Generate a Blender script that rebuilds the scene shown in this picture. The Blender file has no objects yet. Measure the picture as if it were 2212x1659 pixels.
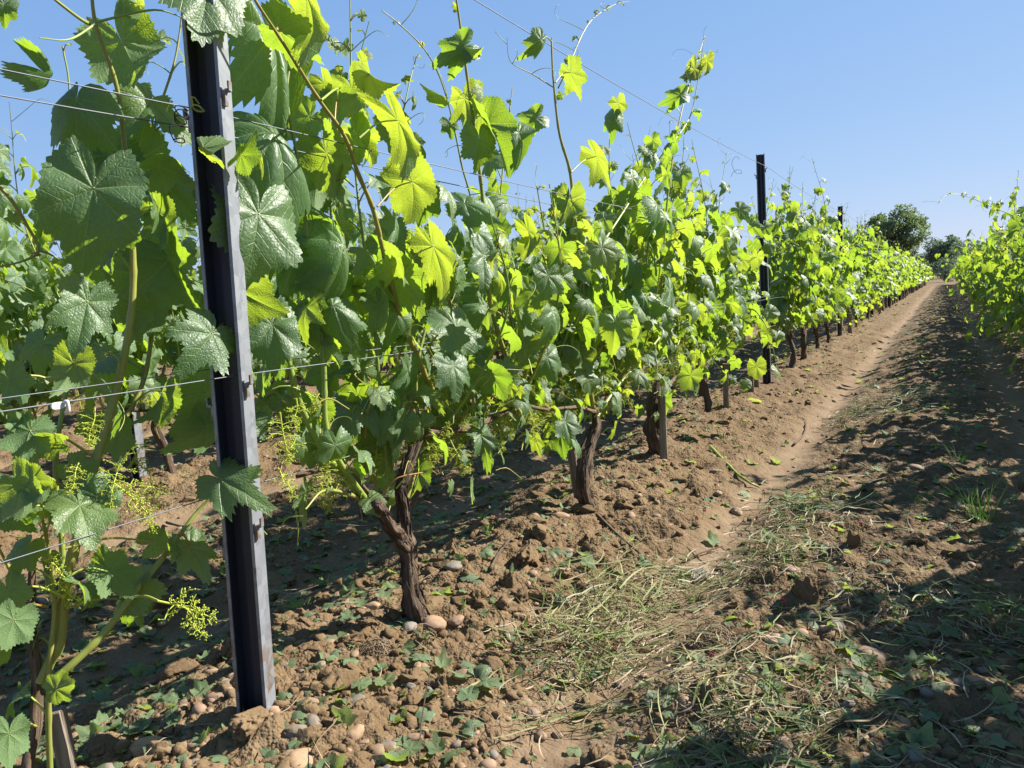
# Vineyard row with trellis posts, tilled soil and a second row on the right.
import bpy, bmesh, math, random
import numpy as np
from mathutils import Matrix, Vector, Quaternion

S = bpy.context.scene
COL = S.collection
RNG = np.random.default_rng(11)
PI = math.pi
R = math.radians

# ------------------------------------------------------------------ camera
CAM_H = 0.80
PSI, TH, RHO = R(29.62), R(6.43), R(3.2)
FW = np.array([-math.sin(PSI)*math.cos(TH), math.cos(PSI)*math.cos(TH), -math.sin(TH)])
_r0 = np.array([math.cos(PSI), math.sin(PSI), 0.0]); _u0 = np.cross(_r0, FW)
RT = math.cos(RHO)*_r0 - math.sin(RHO)*_u0
UP = math.cos(RHO)*_u0 + math.sin(RHO)*_r0
CAM = np.array([0.0, 0.0, CAM_H])
FPX = .75*2212.0

def ray(x, y):
    return FW + RT*(x-1106)/FPX - UP*(y-829.5)/FPX

def PX(x, y, X):
    """measured direction of a picture point, met with the vertical plane at row offset X"""
    d = ray(x, y); t = X/d[0]
    return CAM + d*t

def PD(x, y, depth):
    return CAM + ray(x, y)*depth

cam = bpy.data.cameras.new("camera"); camo = bpy.data.objects.new("camera", cam); COL.objects.link(camo)
cam.sensor_width = 36; cam.lens = 27; cam.clip_start = .02; cam.clip_end = 3000
camo.matrix_world = Matrix(((RT[0], UP[0], -FW[0], 0), (RT[1], UP[1], -FW[1], 0), (RT[2], UP[2], -FW[2], CAM_H), (0, 0, 0, 1)))
S.camera = camo

# ------------------------------------------------------------------ light
SUN_AZ, SUN_EL = R(43), R(38)          # azimuth from the rows (+Y) towards +X
TOSUN = np.array([math.sin(SUN_AZ)*math.cos(SUN_EL), math.cos(SUN_AZ)*math.cos(SUN_EL), math.sin(SUN_EL)])
w = bpy.data.worlds.new("World"); S.world = w; w.use_nodes = True
nt = w.node_tree; bg = nt.nodes["Background"]
sky = nt.nodes.new("ShaderNodeTexSky"); sky.sky_type = 'NISHITA'; sky.sun_disc = False
sky.sun_elevation = SUN_EL; sky.sun_rotation = SUN_AZ
sky.air_density = 1.0; sky.dust_density = 0.0; sky.ozone_density = 2.0; sky.altitude = 0
EXPO = 1.6; SKYS = 0.10
_ss = nt.nodes.new("ShaderNodeSeparateColor"); _sc = nt.nodes.new("ShaderNodeCombineColor"); nt.links.new(sky.outputs[0], _ss.inputs[0])
for _i, (_g, _b) in enumerate(((.572, .1928), (.396, .308), (.236, .5779))):      # phone-like tone of a clear sky: softer towards the horizon
    _p = nt.nodes.new("ShaderNodeMath"); _p.operation = 'POWER'; nt.links.new(_ss.outputs[_i], _p.inputs[0]); _p.inputs[1].default_value = _g
    _m = nt.nodes.new("ShaderNodeMath"); _m.operation = 'MULTIPLY'; nt.links.new(_p.outputs[0], _m.inputs[0]); _m.inputs[1].default_value = _b/(2**EXPO*SKYS)
    nt.links.new(_m.outputs[0], _sc.inputs[_i])
nt.links.new(_sc.outputs[0], bg.inputs[0]); bg.inputs[1].default_value = SKYS
sl = bpy.data.lights.new("sun", 'SUN'); sl.energy = 5.0; sl.angle = R(.53); sl.color = (1, .95, .86)
so = bpy.data.objects.new("sun", sl); COL.objects.link(so)
so.rotation_euler = Vector(TOSUN).to_track_quat('Z', 'Y').to_euler(); so.location = (4, 4, 8)
S.view_settings.view_transform = 'Standard'; S.view_settings.look = 'None'
S.view_settings.exposure = EXPO; S.view_settings.gamma = 1
try:
    S.cycles.max_bounces = 7; S.cycles.diffuse_bounces = 3; S.cycles.glossy_bounces = 2
    S.cycles.transmission_bounces = 4; S.cycles.use_denoising = True
    S.cycles.sample_clamp_indirect = 6
except Exception:
    pass

# ------------------------------------------------------------------ noise
def _hash(ix, iy, iz, seed):
    h = (ix*374761393 + iy*668265263 + iz*1274126177 + seed*974711) & 0xffffffff
    h = ((h ^ (h >> 13))*1274126177) & 0xffffffff
    h = h ^ (h >> 16)
    return (h & 0xffff)/65535.0*2-1

def vnoise(p, seed=0):
    p = np.asarray(p, float); f = np.floor(p); i = f.astype(np.int64); t = p-f
    t = t*t*t*(t*(t*6-15)+10)
    out = 0
    for dx in (0, 1):
        wx = t[..., 0] if dx else 1-t[..., 0]
        for dy in (0, 1):
            wy = t[..., 1] if dy else 1-t[..., 1]
            for dz in (0, 1):
                wz = t[..., 2] if dz else 1-t[..., 2]
                out = out + wx*wy*wz*_hash(i[..., 0]+dx, i[..., 1]+dy, i[..., 2]+dz, seed)
    return out

def vn2(x, y, s, seed=0):
    return vnoise(np.stack([x*s, y*s, np.zeros_like(x)+seed*3.7], -1), seed)

# ------------------------------------------------------------------ ground relief
ROWX = -1.2; ROWR = 0.84; PITCH = 2.08
def profile(X, Y):
    """cross section of one alley: heaped row, wheel track, middle strip, wheel track"""
    u = np.mod(X-ROWX, PITCH)                       # 0 at a row, PITCH at the next
    d = np.minimum(u, PITCH-u)
    z = .055*np.exp(-(d/.26)**2)
    trk = np.exp(-((u-.58)/.105)**2) + np.exp(-((u-1.58)/.105)**2)
    z = z - .035*trk
    z = z + .03*np.exp(-((u-1.08)/.25)**2)
    return z, trk

def H(X, Y):
    X = np.asarray(X, float); Y = np.asarray(Y, float)
    z, trk = profile(X + .04*vn2(X, Y, .5, 9), Y)
    rough = np.clip(1-.85*trk, .2, 1)
    z = z + .016*vn2(X, Y, 1.7, 1) + rough*(.020*vn2(X, Y, 5, 2) + .012*vn2(X, Y, 12, 3) + .007*vn2(X, Y, 29, 4))
    return z

def Hfine(X, Y):
    z, trk = profile(X, Y)
    rough = np.clip(1-.75*trk, .25, 1)
    n1 = vn2(X, Y, 55, 5); n2 = vn2(X, Y, 21, 6)
    return H(X, Y) + rough*(.009*np.abs(n1) + .020*np.clip(n2, 0, 1)**1.4 + .006*np.abs(vn2(X, Y, 34, 8)) + .003*vn2(X, Y, 120, 7))

def PG(x, y, dz=0.0):
    d = ray(x, y); z = 0.0
    for _ in range(6):
        t = (z-CAM_H)/d[2]; p = CAM+d*t
        z = float(H(p[0], p[1]))+dz
    p[2] = z
    return p

# ------------------------------------------------------------------ mesh builder
class MB:
    def __init__(self): self.v = []; self.f4 = []; self.f3 = []; self.uv = []; self.col = []; self.n = 0
    def add(self, v, f, uv=None, col=None):
        v = np.asarray(v, float).reshape(-1, 3); f = np.asarray(f, np.int64)
        (self.f4 if f.shape[1] == 4 else self.f3).append(f+self.n)
        self.v.append(v); n = len(v); self.n += n
        self.uv.append(np.zeros((n, 2)) if uv is None else np.asarray(uv, float).reshape(-1, 2))
        c = np.zeros((n, 4)) + (.5, 0, 0, 1)
        if col is not None: c[:] = col
        self.col.append(c)
    def addf(self, f):                       # further faces on vertices already counted by absolute index
        f = np.asarray(f, np.int64); (self.f4 if f.shape[1] == 4 else self.f3).append(f)
    def mesh(self, name, mat, smooth=True):
        me = bpy.data.meshes.new(name)
        if not self.v: return me
        v = np.concatenate(self.v); uv = np.concatenate(self.uv); col = np.concatenate(self.col)
        f4 = np.concatenate(self.f4) if self.f4 else np.zeros((0, 4), np.int64)
        f3 = np.concatenate(self.f3) if self.f3 else np.zeros((0, 3), np.int64)
        loops = np.concatenate([f4.ravel(), f3.ravel()]).astype(np.int32)
        starts = np.concatenate([np.arange(len(f4))*4, len(f4)*4+np.arange(len(f3))*3]).astype(np.int32)
        me.vertices.add(len(v)); me.vertices.foreach_set("co", v.ravel())
        me.loops.add(len(loops)); me.loops.foreach_set("vertex_index", loops)
        me.polygons.add(len(starts)); me.polygons.foreach_set("loop_start", starts)
        try: me.polygons.foreach_set("loop_total", np.concatenate([np.full(len(f4), 4), np.full(len(f3), 3)]).astype(np.int32))
        except Exception: pass
        me.update(calc_edges=True)
        me.polygons.foreach_set("use_smooth", np.full(len(starts), smooth, dtype=bool))
        l = me.uv_layers.new(name="UVMap"); l.data.foreach_set("uv", uv[loops].ravel())
        a = me.attributes.new("col", 'FLOAT_COLOR', 'POINT'); a.data.foreach_set("color", col.ravel())
        me.materials.append(mat); me.update()
        return me
    def build(self, name, mat, parent=None, smooth=True, loc=None):
        return link(name, self.mesh(name, mat, smooth), parent, loc)

def link(name, me, parent=None, loc=None):
    o = bpy.data.objects.new(name, me); COL.objects.link(o)
    if parent is not None: o.parent = parent
    if loc is not None: o.location = loc
    return o

def empty(name, loc, rz=0):
    o = bpy.data.objects.new(name, None); COL.objects.link(o); o.location = tuple(loc); o.rotation_euler = (0, 0, rz)
    o.empty_display_size = .1
    return o

def tag(o, label=None, cat=None, group=None, kind=None):
    if label: o['label'] = label
    if cat: o['category'] = cat
    if group: o['group'] = group
    if kind: o['kind'] = kind
    return o

def unit(v):
    v = np.asarray(v, float); return v/np.maximum(np.linalg.norm(v, axis=-1, keepdims=True), 1e-9)

def tubes(mb, P, Rr, sides=5, col=None, seed=0, cap=False):
    """batched tubes: P (N,K,3), Rr (N,K)"""
    P = np.asarray(P, float); Rr = np.asarray(Rr, float)
    N, K, _ = P.shape
    T = np.empty_like(P); T[:, 1:-1] = P[:, 2:]-P[:, :-2]; T[:, 0] = P[:, 1]-P[:, 0]; T[:, -1] = P[:, -1]-P[:, -2]
    T = unit(T)
    # parallel transport, vectorised over the tubes
    ref = np.where(np.abs(T[:, 0, 2:3]) < .8, np.array([[0, 0, 1.]]), np.array([[1., 0, 0]]))
    U = np.empty_like(P); u = unit(np.cross(T[:, 0], ref)); U[:, 0] = u
    for k in range(1, K):
        u = U[:, k-1]; t = T[:, k]; u = unit(u - t*np.sum(u*t, -1, keepdims=True)); U[:, k] = u
    W = np.cross(T, U)
    a = np.arange(sides)/sides*2*PI
    ca = np.cos(a)[None, None, :, None]; sa = np.sin(a)[None, None, :, None]
    V = P[:, :, None] + Rr[:, :, None, None]*(ca*U[:, :, None]+sa*W[:, :, None])
    idx = np.arange(N*K*sides).reshape(N, K, sides)
    i0 = idx[:, :-1]; i1 = idx[:, 1:]
    f = np.stack([i0, np.roll(i0, -1, 2), np.roll(i1, -1, 2), i1], -1).reshape(-1, 4)
    L = np.concatenate([np.zeros((N, 1)), np.cumsum(np.linalg.norm(np.diff(P, axis=1), axis=2), 1)], 1)
    uv = np.stack([np.broadcast_to(np.arange(sides)/sides, (N, K, sides)), np.broadcast_to(L[:, :, None], (N, K, sides))], -1)
    c = None
    if col is not None:
        col = np.asarray(col, float)
        c = np.broadcast_to(col[:, None, :] if col.ndim == 2 else col[None, None, :], (N, K*sides, 4)).reshape(-1, 4)
    n0 = mb.n
    mb.add(V.reshape(-1, 3), f, uv.reshape(-1, 2), c)
    if cap and sides == 4:
        mb.addf(n0+idx[:, -1, ::1].reshape(-1, 4)); mb.addf(n0+idx[:, 0, ::-1].reshape(-1, 4))
    elif cap:
        tri = np.array([[0, j, j+1] for j in range(1, sides-1)])
        mb.addf(n0+idx[:, -1][:, tri].reshape(-1, 3))
        mb.addf(n0+idx[:, 0][:, tri[:, ::-1]].reshape(-1, 3))

def smooth(pts, n):
    p = np.asarray(pts, float); q = np.concatenate([2*p[:1]-p[1:2], p, 2*p[-1:]-p[-2:-1]])
    d = np.concatenate([[0], np.cumsum(np.linalg.norm(np.diff(p, axis=0), axis=1))]); s = np.linspace(0, d[-1], n)
    out = []
    for x in s:
        i = min(max(np.searchsorted(d, x)-1, 0), len(p)-2); t = (x-d[i])/max(d[i+1]-d[i], 1e-9)
        a, b, c, e = q[i:i+4]
        out.append(.5*((2*b)+(-a+c)*t+(2*a-5*b+4*c-e)*t*t+(-a+3*b-3*c+e)*t**3))
    return np.array(out)

_ico = {}
def ico(sub):
    if sub not in _ico:
        bm = bmesh.new(); bmesh.ops.create_icosphere(bm, subdivisions=sub, radius=1)
        _ico[sub] = (np.array([v.co[:] for v in bm.verts]), np.array([[v.index for v in f.verts] for f in bm.faces])); bm.free()
    return _ico[sub]

def boxv(mb, c, s, M=None):
    x, y, z = np.array(s)/2
    v = np.array([[-x, -y, -z], [x, -y, -z], [x, y, -z], [-x, y, -z], [-x, -y, z], [x, -y, z], [x, y, z], [-x, y, z]])
    if M is not None: v = v@M.T
    mb.add(v+np.array(c), [[0, 3, 2, 1], [4, 5, 6, 7], [0, 1, 5, 4], [1, 2, 6, 5], [2, 3, 7, 6], [3, 0, 4, 7]])
# ------------------------------------------------------------------ materials
class NT:
    def __init__(self, name):
        self.m = bpy.data.materials.new(name); self.m.use_nodes = True; self.t = self.m.node_tree
        self.t.nodes.clear(); self.out = self.n('ShaderNodeOutputMaterial')
    def n(self, kind, **k):
        x = self.t.nodes.new(kind)
        for a, b in k.items(): setattr(x, a, b)
        return x
    def l(self, a, b): self.t.links.new(a, b)
    def put(self, sock, v):
        if isinstance(v, bpy.types.NodeSocket): self.l(v, sock)
        elif isinstance(v, (tuple, list)) and sock.type == 'RGBA': sock.default_value = tuple(v)+(1,) if len(v) == 3 else v
        else: sock.default_value = v
    def math(self, op, a, b=None, c=None, clamp=False):
        x = self.n('ShaderNodeMath', operation=op, use_clamp=clamp); self.put(x.inputs[0], a)
        if b is not None: self.put(x.inputs[1], b)
        if c is not None: self.put(x.inputs[2], c)
        return x.outputs[0]
    def mix(self, fac, a, b, blend='MIX'):
        x = self.n('ShaderNodeMix', data_type='RGBA', blend_type=blend); x.clamp_factor = True
        self.put(x.inputs[0], fac); self.put(x.inputs[6], a); self.put(x.inputs[7], b); return x.outputs[2]
    def ramp(self, fac, a, b):                     # linear step between a and b
        x = self.n('ShaderNodeMapRange', interpolation_type='SMOOTHSTEP'); self.put(x.inputs[0], fac)
        x.inputs[1].default_value = a; x.inputs[2].default_value = b; return x.outputs[0]
    def noise(self, vec, scale, detail=4, rough=.55, out=0):
        x = self.n('ShaderNodeTexNoise'); self.l(vec, x.inputs['Vector']); x.inputs['Scale'].default_value = scale
        x.inputs['Detail'].default_value = detail; x.inputs['Roughness'].default_value = rough; return x.outputs[out]
    def voro(self, vec, scale, feature='F1', out='Distance'):
        x = self.n('ShaderNodeTexVoronoi', feature=feature); self.l(vec, x.inputs['Vector']); x.inputs['Scale'].default_value = scale
        return x.outputs[out]
    def bump(self, h, strength, dist, nrm=None):
        x = self.n('ShaderNodeBump'); self.l(h, x.inputs['Height']); x.inputs['Strength'].default_value = strength
        x.inputs['Distance'].default_value = dist
        if nrm is not None: self.l(nrm, x.inputs['Normal'])
        return x.outputs[0]
    def bsdf(self, col, rough=.6, spec=.5, nrm=None, metal=0):
        x = self.n('ShaderNodeBsdfPrincipled'); self.put(x.inputs['Base Color'], col); self.put(x.inputs['Roughness'], rough)
        self.put(x.inputs['Specular IOR Level'], spec); self.put(x.inputs['Metallic'], metal)
        if nrm is not None: self.l(nrm, x.inputs['Normal'])
        return x
    def surf(self, s): self.l(s.outputs[0], self.out.inputs[0]); return self.m
    def coord(self, which='Object'): return self.n('ShaderNodeTexCoord').outputs[which]
    def mapped(self, vec, scale=(1, 1, 1)):
        x = self.n('ShaderNodeMapping'); self.l(vec, x.inputs[0]); x.inputs['Scale'].default_value = scale; return x.outputs[0]

def leaf_material(name, dry=False):
    t = NT(name)
    uv = t.n('ShaderNodeUVMap', uv_map='UVMap').outputs[0]
    at = t.n('ShaderNodeAttribute', attribute_name='col'); sep = t.n('ShaderNodeSeparateColor'); t.l(at.outputs['Color'], sep.inputs[0])
    oi = t.n('ShaderNodeObjectInfo').outputs['Random']
    rnd = t.math('FRACT', t.math('ADD', sep.outputs[0], oi)); young = sep.outputs[1]
    sx = t.n('ShaderNodeSeparateXYZ'); t.l(uv, sx.inputs[0]); x, y = sx.outputs[0], sx.outputs[1]
    th = t.math('ABSOLUTE', t.math('ARCTAN2', x, y))
    r = t.math('SQRT', t.math('ADD', t.math('MULTIPLY', x, x), t.math('MULTIPLY', y, y)))
    d = th
    for a in (.93, 1.85, 2.55):
        d = t.math('MINIMUM', d, t.math('ABSOLUTE', t.math('SUBTRACT', th, a)))
    v = t.math('MULTIPLY', r, t.math('SINE', d)); u = t.math('MULTIPLY', r, t.math('COSINE', d))
    wid = t.math('MULTIPLY_ADD', u, -.011, .017)
    main = t.math('SUBTRACT', 1.0, t.ramp(t.math('DIVIDE', v, wid), .35, 1.15))
    s = t.math('FRACT', t.math('MULTIPLY_ADD', v, -5.2, t.math('MULTIPLY', u, 6.2)))
    s = t.math('ABSOLUTE', t.math('SUBTRACT', s, .5))
    sec = t.math('SUBTRACT', 1.0, t.ramp(s, .015, .075))
    vo = t.voro(uv, 17, 'DISTANCE_TO_EDGE')
    net = t.math('SUBTRACT', 1.0, t.ramp(vo, .0, .09))
    vein = t.math('MAXIMUM', main, t.math('MULTIPLY', sec, .55))
    nz = t.noise(uv, 5, 3)
    # upper and lower face of the blade
    top = t.mix(rnd, (0.03379, 0.1035, 0.03168), (0.05491, 0.1352, 0.0359))
    top = t.mix(young, top, (0.1373, 0.2218, 0.03168))
    top = t.mix(t.math('MULTIPLY', nz, .35), top, (0.09504, 0.1584, 0.03168))
    top = t.mix(t.math('MULTIPLY', vein, .62), top, (0.2112, 0.2851, 0.1056))
    top = t.mix(t.math('MULTIPLY', net, .22), top, (0.03168, 0.07392, 0.02112))
    top = t.mix(.22, top, (0.1265, 0.165, 0.1155))
    sv = t.voro(uv, 9); spot = t.math('MULTIPLY', t.math('SUBTRACT', 1.0, t.ramp(sv, .05, .085)), t.math('GREATER_THAN', t.noise(uv, 2.3, 2), .52))
    spot = t.math('MULTIPLY', spot, t.math('GREATER_THAN', rnd, .45))
    dust = t.math('MULTIPLY', t.ramp(t.noise(uv, 7, 5, .7), .5, .75), t.math('MULTIPLY', rnd, .35))
    top = t.mix(dust, top, (.16, .17, .11)); top = t.mix(t.math('MULTIPLY', spot, .75), top, (.17, .13, .04))
    low = t.mix(rnd, (0.0816, 0.1584, 0.0528), (0.1152, 0.192, 0.0672))
    low = t.mix(t.math('MULTIPLY', vein, .6), low, (0.24, 0.2976, 0.1152))
    geo = t.n('ShaderNodeNewGeometry')
    col = t.mix(geo.outputs['Backfacing'], top, low)
    tr = t.mix(rnd, (0.2656, 0.4919, 0.0246), (0.3936, 0.5707, 0.02951))
    tr = t.mix(young, tr, (0.6099, 0.6493, 0.04919))
    tr = t.mix(t.math('MULTIPLY', nz, .4), tr, (0.4132, 0.5116, 0.02951))
    tr = t.mix(t.math('MULTIPLY', net, .35), tr, (0.1574, 0.2951, 0.01968))
    tr = t.mix(t.math('MULTIPLY', main, .5), tr, (0.4428, 0.5116, 0.118))
    tr = t.mix(t.math('MULTIPLY', spot, .7), tr, (0.1324, 0.08514, 0.00946))
    if dry:
        col = t.mix(.45, col, (0.1574, 0.1968, 0.1082)); tr = t.mix(.5, tr, (0.2951, 0.3247, 0.118))
    hgt = t.math('ADD', t.math('MULTIPLY', t.ramp(vo, 0, .35), .40), t.math('MULTIPLY', t.math('SUBTRACT', 1, t.math('MAXIMUM', main, sec)), .6))
    hgt = t.math('ADD', hgt, t.math('MULTIPLY', nz, .5))
    nrm = t.bump(hgt, .55, .0018)
    rough = t.math('MULTIPLY_ADD', geo.outputs['Backfacing'], .25, t.math('MULTIPLY_ADD', nz, .2, .38))
    b = t.bsdf(col, rough, .62, nrm)
    tl = t.n('ShaderNodeBsdfTranslucent'); t.l(tr, tl.inputs[0]); t.l(nrm, tl.inputs[1])
    mx = t.n('ShaderNodeMixShader'); mx.inputs[0].default_value = .43
    t.l(b.outputs[0], mx.inputs[1]); t.l(tl.outputs[0], mx.inputs[2])
    return t.surf(mx)

def cane_material():
    t = NT('green_cane'); uv = t.n('ShaderNodeUVMap', uv_map='UVMap').outputs[0]
    at = t.n('ShaderNodeAttribute', attribute_name='col'); sep = t.n('ShaderNodeSeparateColor'); t.l(at.outputs['Color'], sep.inputs[0])
    st = t.noise(t.mapped(uv, (9, 6, 1)), 3, 3)
    c = t.mix(t.ramp(st, .35, .7), (0.121, 0.2177, 0.03629), (0.2298, 0.3266, 0.06048))
    c = t.mix(sep.outputs[1], c, (0.3629, 0.3991, 0.08467))
    c = t.mix(t.math('MULTIPLY', sep.outputs[2], t.ramp(st, .2, .6)), c, (0.3629, 0.1331, 0.06048))
    b = t.bsdf(c, .42, .4, t.bump(st, .3, .001))
    tl = t.n('ShaderNodeBsdfTranslucent'); tl.inputs[0].default_value = (0.4838, 0.6048, 0.07258, 1)
    mx = t.n('ShaderNodeMixShader'); mx.inputs[0].default_value = .12
    t.l(b.outputs[0], mx.inputs[1]); t.l(tl.outputs[0], mx.inputs[2]); return t.surf(mx)

def flower_material():
    t = NT('flower_green'); oc = t.coord()
    c = t.mix(t.noise(oc, 60, 2), (0.3691, 0.462, 0.05103), (0.5273, 0.5544, 0.08505))
    b = t.bsdf(c, .55, .3); tl = t.n('ShaderNodeBsdfTranslucent'); tl.inputs[0].default_value = (0.5273, 0.5729, 0.06804, 1)
    mx = t.n('ShaderNodeMixShader'); mx.inputs[0].default_value = .3
    t.l(b.outputs[0], mx.inputs[1]); t.l(tl.outputs[0], mx.inputs[2]); return t.surf(mx)

def bark_material(name='vine_bark', a=(0.03341, 0.02228, 0.01634), c=(0.1485, 0.1002, 0.06683)):
    t = NT(name); uv = t.n('ShaderNodeUVMap', uv_map='UVMap').outputs[0]
    m = t.mapped(uv, (14, 9, 1)); st = t.noise(m, 1.6, 6, .65); fi = t.noise(t.mapped(uv, (40, 30, 1)), 2, 4)
    col = t.mix(t.ramp(st, .35, .68), a, c); col = t.mix(t.math('MULTIPLY', fi, .3), col, (0.193, 0.1485, 0.1114))
    h = t.math('ADD', st, t.math('MULTIPLY', fi, .35))
    return t.surf(t.bsdf(col, .9, .2, t.bump(h, 1, .008)))

def wood_material():
    t = NT('weathered_wood'); oc = t.coord(); m = t.mapped(oc, (60, 60, 5)); g = t.noise(m, 1.2, 6, .6)
    oi = t.n('ShaderNodeObjectInfo').outputs['Random']
    col = t.mix(t.ramp(g, .3, .7), (0.0806, 0.0589, 0.0403), (0.2232, 0.1798, 0.1302)); col = t.mix(t.math('MULTIPLY', oi, .35), col, (0.2108, 0.1922, 0.1674))
    cr = t.noise(t.mapped(oc, (110, 110, 3)), 1, 3)
    col = t.mix(t.ramp(cr, .62, .72), col, (0.031, 0.0217, 0.0155))
    return t.surf(t.bsdf(col, .85, .2, t.bump(t.math('SUBTRACT', g, t.ramp(cr, .6, .72)), .8, .003)))

def steel_material():
    t = NT('galvanised_steel'); oc = t.coord()
    sp = t.voro(oc, 55, 'F1', 'Color'); s2 = t.n('ShaderNodeSeparateColor'); t.l(sp, s2.inputs[0])
    nz = t.noise(t.mapped(oc, (30, 30, 4)), 2, 4)
    col = t.mix(s2.outputs[0], (0.1741, 0.1872, 0.2133), (0.2611, 0.2742, 0.3003)); col = t.mix(t.math('MULTIPLY', nz, .5), col, (0.1132, 0.1219, 0.1393))
    oz = t.n('ShaderNodeSeparateXYZ'); t.l(oc, oz.inputs[0])
    rust = t.ramp(t.noise(t.mapped(oc, (14, 14, 9)), 2.2, 6, .7), .60, .70); col = t.mix(t.math('MULTIPLY', rust, .7), col, (0.0648, 0.0324, 0.018))
    dirt = t.math('MULTIPLY', t.math('SUBTRACT', 1, t.ramp(oz.outputs[2], .03, .26)), t.ramp(t.noise(oc, 45, 4), .42, .6))
    col = t.mix(dirt, col, (0.144, 0.0936, 0.0612))
    rough = t.math('MULTIPLY_ADD', nz, .25, .38)
    return t.surf(t.bsdf(col, rough, .5, t.bump(t.math('ADD', nz, t.math('MULTIPLY', t.noise(t.mapped(oc, (90, 90, 3)), 3, 3), .6)), .22, .0012), .35))

def shaded_steel_material():  # near-black tone carries the shade inside the post channel, plus grime
    t = NT('shaded_grimy_steel'); oc = t.coord(); nz = t.noise(t.mapped(oc, (40, 40, 5)), 2, 5)
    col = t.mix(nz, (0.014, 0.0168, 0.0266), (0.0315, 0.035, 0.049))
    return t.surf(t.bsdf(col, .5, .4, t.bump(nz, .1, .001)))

def plain(name, col, rough=.6, spec=.4, vary=.25, scale=20, metal=0):
    t = NT(name); oc = t.coord(); nz = t.noise(oc, scale, 4)
    c2 = tuple(x*(1-vary) for x in col)
    return t.surf(t.bsdf(t.mix(nz, c2, col), rough, spec, t.bump(nz, .2, .002), metal))

def soil_color(t, P, wet=0):
    n1 = t.noise(P, 2.2, 5); n2 = t.noise(P, 34, 5, .6); n3 = t.noise(P, 190, 3)
    c = t.mix(t.ramp(n1, .3, .7), (0.1014, 0.06444, 0.03337), (0.1461, 0.09846, 0.05384))
    c = t.mix(t.math('MULTIPLY', t.ramp(n2, .4, .75), .5), c, (0.1788, 0.1283, 0.07537))
    c = t.mix(t.math('MULTIPLY', t.ramp(n3, .45, .8), .35), c, (0.05962, 0.03699, 0.01939))
    return c, n2, n3

def ground_material():
    t = NT('tilled_soil'); P = t.n('ShaderNodeNewGeometry').outputs['Position']
    c, n2, n3 = soil_color(t, P)
    at = t.n('ShaderNodeAttribute', attribute_name='col'); sep = t.n('ShaderNodeSeparateColor'); t.l(at.outputs['Color'], sep.inputs[0])
    trk = t.math('MULTIPLY', sep.outputs[0], t.ramp(t.noise(P, 6, 4), .2, .6))
    fine = t.noise(P, 420, 2)
    c = t.mix(trk, c, t.mix(fine, (0.1432, 0.09703, 0.05966), (0.1908, 0.1354, 0.08698)))
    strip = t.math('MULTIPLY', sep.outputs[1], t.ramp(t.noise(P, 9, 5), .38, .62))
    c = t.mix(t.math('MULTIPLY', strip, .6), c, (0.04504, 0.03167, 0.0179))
    st = t.math('SUBTRACT', 1, t.ramp(t.voro(P, 75), .16, .24))
    c = t.mix(t.math('MULTIPLY', st, .35), c, (0.1802, 0.1328, 0.09444))
    vo = t.voro(P, 60); vo2 = t.voro(P, 150)
    h = t.math('ADD', t.math('MULTIPLY', t.math('SUBTRACT', 1, vo), .6), t.math('ADD', t.math('MULTIPLY', n2, .8), t.math('MULTIPLY', t.math('SUBTRACT', 1, vo2), .35)))
    x = t.n('ShaderNodeBump'); t.l(h, x.inputs['Height']); x.inputs['Distance'].default_value = .012
    t.l(t.math('MULTIPLY_ADD', sep.outputs[0], -.65, .9), x.inputs['Strength'])
    return t.surf(t.bsdf(c, .95, .12, x.outputs[0]))

def clod_material():
    t = NT('soil_clod'); P = t.n('ShaderNodeNewGeometry').outputs['Position']; c, n2, n3 = soil_color(t, P)
    return t.surf(t.bsdf(c, .95, .1, t.bump(t.math('ADD', n2, t.math('MULTIPLY', n3, .4)), .8, .006)))

def stone_material(name, a, b, g):
    t = NT(name); oc = t.coord(); oi = t.n('ShaderNodeObjectInfo').outputs['Random']; at = t.n('ShaderNodeAttribute', attribute_name='col')
    sep = t.n('ShaderNodeSeparateColor'); t.l(at.outputs['Color'], sep.inputs[0])
    rn = t.math('FRACT', t.math('ADD', oi, sep.outputs[0]))
    P = t.n('ShaderNodeNewGeometry').outputs['Position']
    n1 = t.noise(P, 22, 5); n2 = t.noise(P, 130, 4)
    c = t.mix(rn, a, b); c = t.mix(t.ramp(rn, .72, .8), c, g)
    c = t.mix(t.math('MULTIPLY', t.ramp(n1, .35, .7), .5), c, (0.11, 0.06875, 0.04125))
    c = t.mix(t.math('MULTIPLY', t.ramp(n2, .5, .8), .3), c, (0.066, 0.044, 0.0275))
    return t.surf(t.bsdf(c, .75, .3, t.bump(n2, .35, .002)))

def blade_material(name, cols, trans=.25):
    t = NT(name); at = t.n('ShaderNodeAttribute', attribute_name='col'); sep = t.n('ShaderNodeSeparateColor'); t.l(at.outputs['Color'], sep.inputs[0])
    c = t.mix(t.ramp(sep.outputs[0], 0, .5), cols[0], cols[1]); c = t.mix(t.ramp(sep.outputs[0], .5, 1), c, cols[2])
    b = t.bsdf(c, .6, .3); tl = t.n('ShaderNodeBsdfTranslucent'); t.l(c, tl.inputs[0])
    mx = t.n('ShaderNodeMixShader'); mx.inputs[0].default_value = trans
    t.l(b.outputs[0], mx.inputs[1]); t.l(tl.outputs[0], mx.inputs[2]); return t.surf(mx)

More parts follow.
